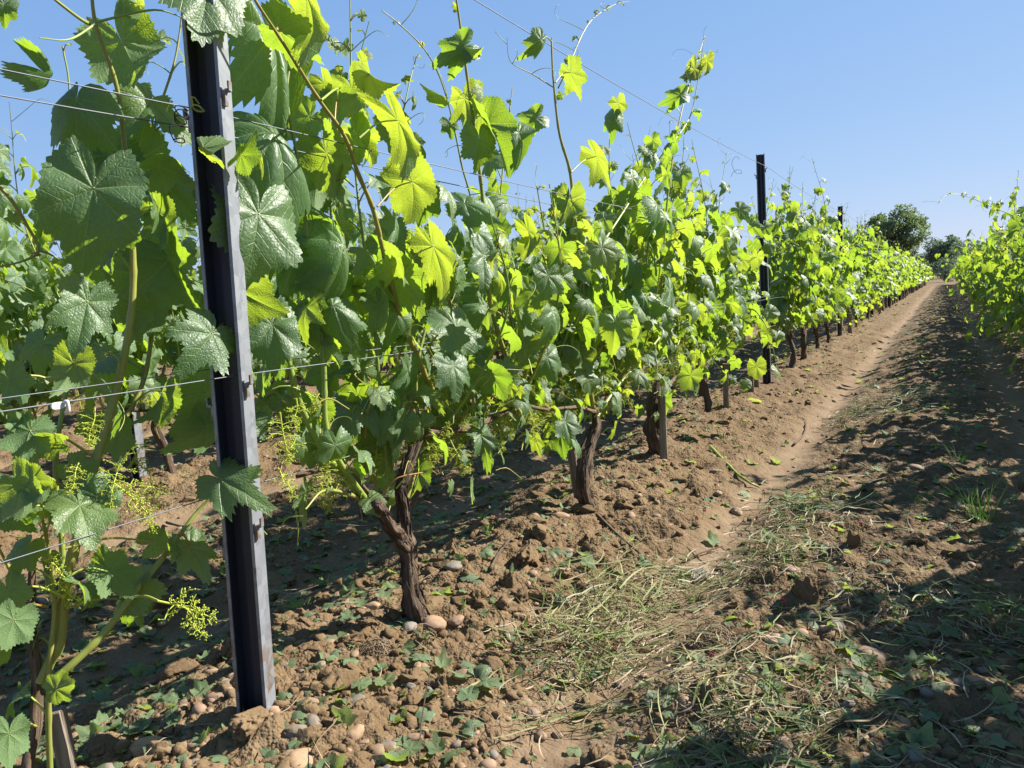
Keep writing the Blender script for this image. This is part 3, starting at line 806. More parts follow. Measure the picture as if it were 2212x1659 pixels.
X, Y = in_view(420, g, 1.15, 7.5, .9); keep = g.random(len(X)) < .2+.7*tilled(X)+.55*strip(X)-.5*track(X); X, Y = X[keep], Y[keep]
c = 0
for x, y in zip(X, Y):
    if c >= 170: break
    if min(np.hypot(x-q[0], y-q[1]) for q in taken) < .05: continue
    taken.append((x, y)); s = float(min(.009+g.gamma(2, .0042), .03)); u = float(alley(x)); ln = 'left' if x < ROWX else 'mid'
    if x < ROWX: lab, gr = 'small rounded tan stone on the shaded ground behind the left vine row', 'stones behind the left vine row'
    elif abs(u-1.08) < .42 or u > 1.5: lab, gr = 'small rounded stone among the cut stems of the middle strip', 'stones in the middle strip'
    else: lab, gr = 'small rounded tan stone in the tilled soil along the left vine row', 'stones along the left vine row'
    put_stone((x, y, float(H(x, y))+s*.2), s, lab, M_STONE, int(g.integers(7)), g.uniform(0, 6), g.uniform(-.4, .4), group=gr); c += 1

# ------------------------------------------------------------------ loose plant matter on the ground
def blades(mb, base, dirs, length, width, droop, g, colr, lift=None, seg=6):
    """flat tapering blades; base (N,3), dirs (N,3) unit"""
    N = len(base); t = np.linspace(0, 1, seg)
    up = np.array([0, 0, 1.]); side = unit(np.cross(dirs, up)); bend = g.normal(0, .35, N)
    P = base[:, None]+dirs[:, None]*(t[None, :, None]*length[:, None, None])
    P = P+side[:, None]*(bend[:, None]*(t**2)[None]*length[:, None])[..., None]
    P[..., 2] -= droop[:, None]*(t**2)[None]*length[:, None]
    if lift is not None:
        gz = H(P[..., 0], P[..., 1])+.004; P[..., 2] = np.maximum(P[..., 2], gz+lift[:, None])
    tw = unit(side+up*g.normal(0, .7, N)[:, None]); wv = width[:, None]*np.array([.55, .9, 1, .9, .6, .08])[None, :seg]
    A = P-tw[:, None]*wv[..., None]/2; B = P+tw[:, None]*wv[..., None]/2
    V = np.stack([A, B], 2).reshape(-1, 3); i = np.arange(N*seg*2).reshape(N, seg, 2)
    q = np.stack([i[:, :-1, 0], i[:, :-1, 1], i[:, 1:, 1], i[:, 1:, 0]], -1).reshape(-1, 4)
    c = np.zeros((N, seg*2, 4)); c[..., 3] = 1; c[..., 0] = colr[:, None]
    mb.add(V, q, None, c.reshape(-1, 4))

def lying(mb, X, Y, g, lmin, lmax, wmin, wmax, cr, ang=None, spread=9., lift=.012):
    n = len(X); a = g.uniform(0, 2*PI, n) if ang is None else ang+g.normal(0, spread, n)
    d = np.stack([np.cos(a), np.sin(a), g.normal(.05, .16, n)], -1); d = unit(d)
    b = np.stack([X, Y, H(X, Y)+g.uniform(.0, lift, n)+.003], -1)
    blades(mb, b, d, g.uniform(lmin, lmax, n), g.uniform(wmin, wmax, n), g.uniform(0, .3, n), g, cr, g.uniform(0, lift*1.6, n))

g = np.random.default_rng(21)
mb = MB()
X, Y = in_view(9000, g, 1.0, 22, 1.15); keep = g.random(len(X)) < strip(X)*(.12+.6*(vn2(X, Y, 3.1, 31) > .05)); X, Y = X[keep], Y[keep]
lying(mb, X, Y, g, .02, .11, .0012, .0032, np.clip(g.normal(.55, .3, len(X)), 0, 1))
PATCHES = []
X, Y = in_view(26000, g, 4.0, 45, 1.0); d_ = np.hypot(X, Y); keep = g.random(len(X)) < strip(X)*(.22+.75*(vn2(X, Y, 1.6, 33) > -.1)); X, Y, d_ = X[keep], Y[keep], d_[keep]
for lo_, hi_ in ((4, 8), (8, 16), (16, 46)):
    k_ = (d_ >= lo_) & (d_ < hi_); q_ = (lo_/5)**.6; lying(mb, X[k_], Y[k_], g, .04*q_, .15*q_, .002*q_, .006*q_, np.clip(g.normal(.35, .33, int(k_.sum())), 0, 1), None, 9., .03)
def patch(x, y, sx, sy, n, ang, spread, lmin, lmax, cm, lift=.04, wmax=.0045):
    sx *= .62; sy *= .75; n = int(n*.42); cm = cm+.12; lmax *= .7; PATCHES.append((x, y, sx, sy, n, ang))
    p = PG(x, y); ca, sa = math.cos(ang), math.sin(ang); a = g.normal(0, 1, n); b = g.normal(0, 1, n)
    X = p[0]+a*sx*ca-b*sy*sa; Y = p[1]+a*sx*sa+b*sy*ca
    lying(mb, X, Y, g, lmin, lmax, .0015, wmax, np.clip(g.normal(cm, .25, n), 0, 1), ang, spread, lift)
A0 = R(72)                                     # the mown grass lies along the alley
patch(1330, 1330, .26, .12, 620, A0, .8, .06, .26, .62, .05)
patch(1300, 1425, .16, .10, 420, A0+.3, 1.0, .05, .2, .45, .06)
patch(1480, 1290, .2, .08, 260, A0, .7, .06, .22, .75, .02)
patch(1720, 1130, .16, .09, 420, A0+.4, 1.2, .05, .2, .15, .07)
patch(1690, 1210, .14, .08, 300, A0+.4, 1.3, .05, .16, .5, .05)
patch(1560, 1490, .13, .09, 260, A0+1, 1.5, .03, .14, .8, .05)
patch(1190, 1570, .14, .03, 60, A0-.5, .3, .1, .25, .45, .01)
patch(1850, 905, .3, .14, 320, A0, 1.2, .05, .2, .45, .05)
patch(2000, 860, .5, .16, 420, A0, 1.3, .05, .2, .4, .05)
patch(1600, 1660, .12, .08, 160, A0+.8, 1.0, .06, .2, .35, .03)
patch(1960, 1330, .2, .12, 240, A0, 1.5, .04, .14, .4, .03)
patch(2120, 1350, .16, .12, 200, A0, 1.5, .05, .16, .15, .05)
patch(1700, 1560, .2, .1, 200, A0, 1.5, .04, .14, .3, .03)
tag(mb.build('cut_grass', M_GRASS), 'mown green and straw coloured grass lying in the middle strip', 'cut grass', kind='stuff')
mb = MB(); X, Y = in_view(4200, g, 1.0, 14, 1.1); keep = g.random(len(X)) < .55*strip(X)+.16; X, Y = X[keep], Y[keep]
lying(mb, X, Y, g, .03, .16, .0012, .003, g.random(len(X)))
for x, y, sx, sy, n, ang in PATCHES:           # brown thatch under the mown grass
    p = PG(x, y); ca, sa = math.cos(ang), math.sin(ang); a = g.normal(0, 1.1, n*2); b = g.normal(0, 1.2, n*2)
    lying(mb, p[0]+a*sx*ca-b*sy*sa, p[1]+a*sx*sa+b*sy*ca, g, .015, .075, .001, .0032, g.random(n*2), None, 9., .022)
tag(mb.build('dry_stems', M_STRAW), 'dry brown stems and straw scattered over the soil', 'dry stems', kind='stuff')
# scraps of leaf
mb = MB(); X, Y = in_view(12000, g, 1.0, 30, 1.1)
pr = .12+.42*strip(X)+.85*((X < ROWX-.05) & (X > ROWX-1.1))+.22*tilled(X); keep = g.random(len(X)) < pr; X, Y = X[keep], Y[keep]; n = len(X)
nm = unit(np.stack([g.normal(0, .38, n), g.normal(0, .38, n), np.ones(n)], -1)); nm[g.random(n) < .35, 2] *= -1; a = g.uniform(0, 6.28, n)
sz = np.minimum(g.gamma(2, .0075, n)+.005, .035); cc = np.zeros((n, 4)); cc[:, 0] = g.random(n); cc[:, 1] = g.choice([0, 0, 0, .15, .4], n); cc[:, 3] = 1
sz = sz*np.clip(np.hypot(X, Y)/5, 1, 2)
add_leaves(mb, L_LOW, leaf_frame(np.stack([np.cos(a), np.sin(a), g.normal(0, .2, n)], -1), nm, sz), np.stack([X, Y, H(X, Y)+.010], -1), g.integers(0, 8, n), cc)
tag(mb.build('leaf_litter', M_FALLEN), 'trimmed scraps of green vine leaf scattered on the soil', 'leaf litter', kind='stuff')
# countable fallen leaves
FL = [(1053, 1494, 62, 'grey green leaf lying flat left of the cut grass', 13), (780, 1498, 46, 'bright green leaf on the soil right of the nearest post', 12),
      (824, 1490, 30, 'small yellow green leaf beside a bright green one', 12), (1270, 1232, 46, 'pale leaf lying underside up beside the wheel track', 13),
      (1046, 1208, 42, 'curled green leaf resting on a brown twig', 3), (887, 1640, 56, 'pale broad leaf near the bottom edge', 12), (985, 1648, 62, 'green lobed leaf at the bottom edge', 13),
      (1215, 1310, 34, 'pale torn leaf at the left edge of the cut grass', 16), (1100, 1255, 40, 'pale torn leaf on the soil slope', 16), (1838, 1475, 44, 'round green leaf standing in the shade', 12),
      (1932, 1520, 66, 'dark leaf lying in deep shade at the lower right', 16), (2135, 1625, 76, 'large dark leaf in the shade at the bottom right corner', 13), (1745, 1445, 40, 'bright green leaf behind a pale stone', 3),
      (2010, 1380, 40, 'whitish leaf underside among the dark cut stems', 16), (1590, 1495, 40, 'curled tan dry leaf in the middle strip', 17), (1630, 870, 30, 'bright yellow leaf lying by the short stakes', 12),
      (945, 1300, 30, 'green leaf folded against the forked trunk foot', 15), (1325, 870, 30, 'leaf lying beside the third trunk', 13)]
def put_fallen(p, s, k, lab, grp, g, flip, young=0):
    n = unit(np.array([g.normal(0, .3), g.normal(0, .3), -1 if flip else 1])); a = g.uniform(0, 6.28)
    Mx = leaf_frame(np.array([[math.cos(a), math.sin(a), .1]]), n[None], [s])[0]
    o = link('fallen_leaf', leaf_mesh(k, young, True)); o.matrix_world = Matrix([list(Mx[i])+[float(p[i])] for i in range(3)]+[[0, 0, 0, 1]])
    return tag(o, lab, 'fallen leaf', grp)
for i, (x, y, wpx, lab, k) in enumerate(FL):
    p = PG(x, y); s = px_size(p, wpx)*.62; p[2] += .016+.15*s; put_fallen(p, s, k, lab, None, g, 'pale' in lab or 'whitish' in lab, 4 if 'yellow' in lab else (2 if 'bright' in lab else 0))
X, Y = in_view(900, g, 1.15, 8, .8); pr = .12+.2*strip(X)+.7*((X < ROWX-.1) & (X > ROWX-1.1))+.25*tilled(X); keep = g.random(len(X)) < pr; X, Y = X[keep][:230], Y[keep][:230]
for x, y in zip(X, Y):
    if x < ROWX: lab, gr = 'trimmed green vine leaf lying on the ground behind the left row', 'fallen leaves behind the left row'
    elif .7 < alley(x) < 1.6: lab, gr = 'fallen green vine leaf among cut grass in the middle strip', 'fallen leaves in the middle strip'
    else: lab, gr = 'fallen green vine leaf on the tilled soil along the left row', 'fallen leaves along the left row'
    put_fallen((x, y, float(H(x, y))+.013), float(g.uniform(.014, .036)), int(g.choice([2, 3, 5, 12, 13, 14, 16, 17])), lab, gr, g, g.random() < .35, int(g.choice([0, 0, 0, 1, 3])))

# twigs
TW = [([(905, 1645), (912, 1590), (928, 1530), (940, 1505)], 4, 'pale bent twig standing in the soil near the bottom edge'),
      ([(1060, 1230), (1078, 1195), (1105, 1160)], 9, 'brown broken cane leaning on the soil slope'),
      ([(1290, 1110), (1330, 1150), (1395, 1205)], 7, 'grey brown cane lying beside the wheel track'),
      ([(1535, 965), (1600, 1030), (1640, 1052)], 7, 'long green cut shoot lying by the wheel track'),
      ([(1715, 960), (1738, 935), (1741, 908)], 5, 'pale curved stem lying across the wheel track'),
      ([(1800, 1185), (1830, 1215), (1850, 1260)], 4, 'thin stem bent over the middle strip'),
      ([(1690, 1420), (1712, 1470), (1728, 1530)], 4, 'thin pale stem fallen across the sunny strip'),
      ([(1410, 1245), (1500, 1200), (1560, 1180)], 6, 'straight stick on the shaded side of the cut grass'),
      ([(360, 1130), (420, 1145), (470, 1160)], 6, 'short grey twig behind the nearest metal post'),
      ([(1955, 1635), (1990, 1600), (2005, 1560)], 6, 'pale stick in the shade near the bottom right')]
for i, (pp, wpx, lab) in enumerate(TW):
    P = np.array([PG(x, y, .014) for x, y in pp]); P = smooth(P, 14); P[:, 2] = np.maximum(P[:, 2], H(P[:, 0], P[:, 1])+.008)
    if 'standing' in lab: P[:, 2] += np.linspace(0, .07, 14)
    r = px_size(P[0], wpx)/2; mb = MB(); mb.n = 0
    tubes(mb, P[None], (np.linspace(1, .6, 14)*r*(1+.15*np.sin(np.arange(14)*1.9)))[None], 7, (.5, .3, 0, 1), cap=True)
    tag(mb.build('twig', M_CANE if 'green' in lab else M_OLDCANE), lab, 'twig')

# matted roots
for i, (x, y, wpx, lab) in enumerate([(812, 1412, 95, 'matted ball of dry brown roots below the forked trunk'), (1560, 1585, 80, 'clump of pulled up roots beside the wheel track'), (1540, 1390, 110, 'tangle of dry roots and stems right of the cut grass')]):
    p = PG(x, y); s = px_size(p, wpx)/2; P = []
    for j in range(110):
        d = unit(g.normal(0, 1, 3)); d[2] = abs(d[2]); e = unit(np.cross(d, g.normal(0, 1, 3))); rr = s*g.uniform(.5, 1.05); t = np.linspace(-1.1, 1.1, 9)*g.uniform(.5, 1.2)
        P.append(p+np.array([0, 0, -.1*s])+rr*(np.cos(t)[:, None]*d*np.array([1, 1, .6])+np.sin(t)[:, None]*e)+g.normal(0, .04*s, (9, 3)))
    mb = MB(); tubes(mb, np.array(P), np.full((110, 9), .0009)*g.uniform(.6, 1.3, (110, 1)), 3, np.stack([g.uniform(0, .7, 110), np.zeros(110), np.zeros(110), np.ones(110)], -1))
    tag(mb.build('root_clump', M_STRAW), lab, 'roots')

# standing tufts
def tuft(p, n, h, lab, group=None, spread=.03, cm=.35, name='grass_tuft'):
    n = int(n); a = g.uniform(0, 6.28, n); lean = g.uniform(.08, .75, n); d = unit(np.stack([np.cos(a)*lean, np.sin(a)*lean, np.ones(n)], -1))
    b = np.array(p)+np.stack([np.cos(a)*spread*g.random(n), np.sin(a)*spread*g.random(n), np.zeros(n)], -1)
    mb = MB(); blades(mb, b, d, h*g.uniform(.45, 1.05, n), g.uniform(.0016, .0042, n), g.uniform(0, .55, n), g, np.clip(g.normal(cm, .25, n), 0, 1))
    return tag(mb.build(name, M_LIVE), lab, 'grass', group)
for x, y, n, h, sp, lab in [(2120, 1125, 60, .22, .05, 'tall grass tuft in the shade at the right edge of the alley'), (2075, 1000, 22, .12, .03, 'thin pale grass tuft on the strip behind the tall one'),
        (1990, 1090, 30, .06, .05, 'low green grass tuft left of the tall one'), (1700, 1230, 46, .07, .04, 'bright green grass clump behind the big clod'), (1790, 1075, 24, .07, .03, 'small bright tuft at the edge of the shade band'),
        (1290, 1480, 22, .09, .03, 'blades of grass sticking up from the mown heap'), (1595, 1545, 26, .06, .04, 'sparse grass tuft beside the bottom clod'), (1560, 950, 20, .08, .03, 'tuft left of the wheel track'),
        (1880, 840, 26, .09, .06, 'grass tuft in the strip level with the second post'), (1990, 735, 30, .1, .1, 'grass tuft far down the middle strip'), (2105, 770, 26, .12, .08, 'grass at the foot of the right row')]:
    tuft(PG(x, y), n, h, lab, spread=sp)
# clover heads
for i, (x, y) in enumerate([(1500, 1135), (1517, 1118), (1707, 1087), (1662, 1105), (1657, 1117), (1630, 1128), (1637, 1095), (1740, 1138), (1853, 1150), (1685, 1322), (1322, 1420), (1310, 1470), (1530, 1430), (1645, 1075), (1800, 1160)]):
    p = PG(x, y+6); root = empty('clover', p); h = .02+.02*g.random(); mb = MB()
    P = smooth(np.array([[0, 0, -.005], [.004, .003, h*.6], [.008, .002, h]]), 7); tubes(mb, P[None], np.full((1, 7), .0011), 5, (.5, .4, .1, 1)); mb.build('stem', M_CANE, root)
    mb = MB(); v0, f0 = ico(1)
    for j in range(34):
        d = unit(g.normal(0, 1, 3)); c = P[-1]+d*np.array([.0045, .0045, .0065]); mb.add(v0*np.array([.0013, .0013, .0022])+c, f0)
    mb.build('flower_head', M_RED, root)
    tag(root, 'red clover flower head among the mown grass of the middle strip', 'clover', 'red clover flowers')
# ------------------------------------------------------------------ trellis posts, stakes, wires
def post_mesh(h, wd=.060, dp=.038, hole=True):
    mb = MB(); th = .0028; lip = .006; x, y = wd/2, dp/2
    out = np.array([[-x+lip, -y], [-x, -y], [-x, y], [-x*.35, y], [-x*.22, y-.007], [x*.22, y-.007], [x*.35, y], [x, y], [x, -y], [x-lip, -y]])
    nrm = []
    for i in range(len(out)):
        a = unit(out[i]-out[i-1]) if i else None; b = unit(out[i+1]-out[i]) if i < len(out)-1 else None
        na = np.array([a[1], -a[0]]) if a is not None else None; nb = np.array([b[1], -b[0]]) if b is not None else None
        if na is None: n = nb
        elif nb is None: n = na
        else: n = (na+nb)/(1+float(na@nb))
        nrm.append(n)
    inn = out+np.array(nrm)*th                    # towards the hollow
    ring = np.concatenate([out, inn[::-1]]); n = len(ring)
    zs = np.linspace(-.12, h, 12); V = np.concatenate([np.c_[ring, np.full(n, z)] for z in zs]); i = np.arange(len(zs)*n).reshape(len(zs), n)
    j = np.roll(i, -1, 1); f = np.stack([i[:-1], j[:-1], j[1:], i[1:]], -1).reshape(-1, 4)
    m = n//2; top = i[-1]; cap = np.array([[top[k], top[k+1], top[n-2-k], top[n-1-k]] for k in range(m-1)])
    mb.add(V, np.concatenate([f, cap])); return mb
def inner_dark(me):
    # hollow side: shade and grime put into the colour, the outside stays bright zinc
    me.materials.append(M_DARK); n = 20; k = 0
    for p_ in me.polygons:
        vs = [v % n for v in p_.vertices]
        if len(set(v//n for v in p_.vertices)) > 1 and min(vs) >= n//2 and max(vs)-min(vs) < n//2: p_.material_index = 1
def hook_mesh():
    mb = MB(); boxv(mb, (.003, 0, 0), (.006, .010, .026)); boxv(mb, (.009, 0, .012), (.006, .010, .005)); boxv(mb, (.0125, 0, .019), (.003, .010, .016)); return mb.mesh('wire_hook', M_STEEL, False)
HOOK = hook_mesh()
POSTS = {}
def put_post(p, h, rz, lean, label, group=None, hooks=True):
    key = round(h, 2)
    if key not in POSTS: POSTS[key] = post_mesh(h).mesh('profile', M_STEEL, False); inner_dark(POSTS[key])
    r = empty('metal_post', (p[0], p[1], float(H(p[0], p[1])))); r.rotation_euler = (lean[0], lean[1], rz)
    link('profile', POSTS[key], r)
    if hooks:
        for z in (.34, .60, 1.10, 1.55):
            for s in (1, -1):
                o = link('wire_hook', HOOK, r); o.location = (s*.0302, -.010, z+.02*s); o.rotation_euler = (0, 0, 0 if s > 0 else PI)
    return tag(r, label, 'post', group)
P1 = PG(556, 1545); P2 = PG(1657, 828)
POSTY = [float(P1[1]), float(P2[1])]; dY = POSTY[1]-POSTY[0]
put_post(P1, 1.68, R(20), (0, R(1.25)), 'tall galvanised steel channel post standing closest to the camera')
put_post(P2, 1.69, R(9), (0, R(-.6)), 'dark metal post rising above the vines midway down the left row')
put_post((ROWX, POSTY[1]+dY), 1.66, R(-4), (0, R(.5)), 'third metal post of the left row, its top just above the leaves')
put_post((ROWX, POSTY[1]+2*dY), 1.62, R(3), (0, 0), 'small dark post far down the left row in front of the big tree')
for i in range(3, 11):
    put_post((ROWX, POSTY[1]+i*dY), 1.6, R(3*i % 7), (0, 0), 'metal post far down the left row, nearly lost among leaves', 'far posts of the left row', hooks=False)
for i in range(0, 11):
    put_post((ROWR, 1.3+i*dY), 1.5, R(2*i % 5), (0, 0), 'metal post hidden in the leaves of the right row', 'posts of the right row', hooks=False)
for r_ in (1, 2, 3):
    for i in range(0, 6):
        put_post((ROWX-r_*PITCH, 2.6+i*dY-.4*r_), 1.66, R(2*i % 5), (0, 0), 'metal post standing in the vine rows behind the left row', 'posts of the rows behind', hooks=False)

def stake(x, y0, y1, wpx, label, name='wooden_stake', tilt=(0, 0), rz=.4, h=None, X=None):
    p = PG(x, y1); t = PX(x, y0, p[0])[2]; hh = (t-p[2]) if h is None else h; wd = px_size(p, wpx)*.82
    mb = MB(); n = 7; g = np.random.default_rng(int(x)); zs = np.linspace(-.08, hh, n); c = .1*wd
    prof = np.array([[-.5, -.5+.1], [-.5+.1, -.5], [.5-.1, -.5], [.5, -.5+.1], [.5, .5-.1], [.5-.1, .5], [-.5+.1, .5], [-.5, .5-.1]])*wd
    V = []
    for k, z in enumerate(zs): V.append(np.c_[prof*(1-.04*g.random())+g.normal(0, .02*wd, (8, 2)), np.full(8, z)+(g.normal(0, .035*wd, 8) if k == n-1 else 0)])
    V.append(np.c_[prof*.86, np.full(8, hh+.05*wd)])
    i = np.arange((n+1)*8).reshape(n+1, 8); j = np.roll(i, -1, 1); mb.add(np.concatenate(V), np.stack([i[:-1], j[:-1], j[1:], i[1:]], -1).reshape(-1, 4))
    mb.addf(np.array([[i[-1][0], i[-1][a], i[-1][a+1]] for a in range(1, 7)]))
    o = mb.build(name, M_WOOD, None, False, tuple(p)); o.rotation_euler = (tilt[0], tilt[1], rz)
    return tag(o, label, 'stake')
stake(150, 1525, 1672, 40, 'squared grey wooden stake at the bottom left corner beside the green stems', tilt=(R(-2), R(-5)), rz=.75)
stake(1252, 935, 1085, 24, 'split brown wooden stake leaning left of the second vine trunk', tilt=(0, R(-7)), rz=.2)
stake(1434, 852, 992, 18, 'pale weathered wooden stake right of the thick third trunk', rz=.5)
stake(1569, 785, 882, 15, 'tall thin grey stake left of the two short ones near the second post', rz=.3)
stake(1623, 803, 846, 14, 'short cut stake tied with string, front one of the pair by the second post', rz=.2)
stake(1634, 786, 838, 11, 'short stake behind the one tied with string by the second post', rz=.5)
stake(1836, 678, 724, 9, 'small pale stake by the third metal post', rz=.3)
# string round the short stake
p = PG(1623, 846); a = np.linspace(0, 2*PI, 17); wd = .026
P = np.stack([p[0]+wd*np.cos(a), p[1]+wd*np.sin(a), p[2]+.10+.006*np.sin(a)], -1)
mb = MB(); tubes(mb, P[None], np.full((1, 17), .002), 5); tag(mb.build('string', M_OLDCANE), 'string tied round the short stake by the second post', 'string')

YS = np.concatenate([[-.6], np.array([POSTY[0]+i*dY for i in range(0, 12)])])
def wire(X, z, label, sag=.012, zj=None, r=.0010, ys=YS, group=None):
    pts = []
    for a, b in zip(ys[:-1], ys[1:]):
        t = np.linspace(0, 1, 9)[:-1]; pts.append(np.stack([np.full(8, X), a+(b-a)*t, z-sag*4*t*(1-t)*(b-a)/5], -1))
    P = np.concatenate(pts); mb = MB(); tubes(mb, P[None], np.full((1, len(P)), r), 6)
    return tag(mb.build('trellis_wire', M_WIRE), label, 'wire', group)
zl = float(PX(470, 817, P1[0]+.03)[2]); zm = float(PX(372, 229, P1[0])[2]); zt = 1.63
wire(P1[0]+.030, zl, 'front strand of the low twin trellis wire crossing the nearest post', r=.0011)
wire(P1[0]-.030, zl+.012, 'rear strand of the low twin trellis wire behind the nearest post', r=.0009)
wire(P1[0]+.012, zm, 'single middle trellis wire tied to the nearest post among the leaves', .02, r=.0011)
wire(P1[0]-.036, zm-.02, 'rear middle trellis wire running through the leaves', .03, r=.0012)
wire(P1[0], zt, 'top trellis wire against the sky meeting the top of the second post', .03, r=.0014)
zq = float(PX(365, 1103, P1[0]-.03)[2]); wire(P1[0]-.034, zq, 'lowest pale wire near the ground at the left', .01, r=.0010)
for k, z in enumerate((.62, 1.0, 1.25)):
    wire(ROWX-PITCH, z, 'trellis wire of the row behind, %s' % ('lowest of three', 'middle of three', 'uppermost of three')[k], .02, r=.0010)
    wire(ROWX-2*PITCH, z, 'trellis wire two rows behind the left row', .02, r=.0013, group='wires two rows behind')
for z in (.62, 1.15): wire(ROWR, z, 'trellis wire inside the right row of vines', .02, group='wires of the right row')
# plastic clip on the low wire
c = PX(124, 866, P1[0]+.030); c[2] = zl-.006
rt = empty('wire_clip', c); rt.scale = (.62, .62, .62); mb = MB(); a = np.linspace(0, 2*PI, 21)[:-1]
prof = np.stack([np.sign(np.cos(a))*np.abs(np.cos(a))**.6*.016, np.sign(np.sin(a))*np.abs(np.sin(a))**.6*.008], -1)
V = np.concatenate([np.c_[np.full(20, s), prof] for s in (-.003, .003)]); i = np.arange(20); j = np.roll(i, -1)
mb.add(V, np.stack([i, j, j+20, i+20], -1)); mb.addf([[20, 20+k, 21+k] for k in range(1, 19)]); mb.addf([[0, k+1, k] for k in range(1, 19)])
mb.build('plate', M_PLASTIC, rt, False)
mb = MB(); P = smooth(np.array([[.004, .012, .004], [.010, .016, .008], [.010, .017, -.014], [.002, .014, -.018]]), 10); tubes(mb, P[None], np.full((1, 10), .0042), 8, cap=True); mb.build('hook', M_PLASTIC, rt)
tag(rt, 'small white plastic clip on the low wire at the left', 'clip')
# dried tendrils wound on the wire by the nearest post
for q, (x, y, lab) in enumerate([(425, 228, 'pale green tendril curled round the front of the nearest post'), (392, 250, 'black dried tendril knotted on the middle wire at the nearest post'), (382, 275, 'black dried tendril loop hanging below the wire knot'), (1590, 345, 'dried tendril knot on the top wire left of the second post')]):
    dep = P1[0]+.025 if x < 1000 else P2[0]; c = PX(x, y, dep); s = px_size(c, 30); t = np.linspace(0, 1, 46); g = np.random.default_rng(q+3); ang = t*(17 if q == 1 else 9)
    P = np.stack([c[0]+s*(.15+.5*t)*np.cos(ang)*.5, c[1]+s*(.3+.4*(1-t))*np.cos(ang+.8)*.8, c[2]+s*(.35*np.sin(ang)-(1.3*t if q in (2, 3) else .7*t-.3))], -1)+.12*s*vnoise(np.stack([t*7, t*0, t*0+q], -1), q)[:, None]
    mb = MB(); tubes(mb, P[None], np.full((1, 46), .0011 if q else .0016), 5, (.5, .6, .1, 1)); tag(mb.build('tendril', M_DRYTENDRIL if q else M_CANE), lab, 'tendril')

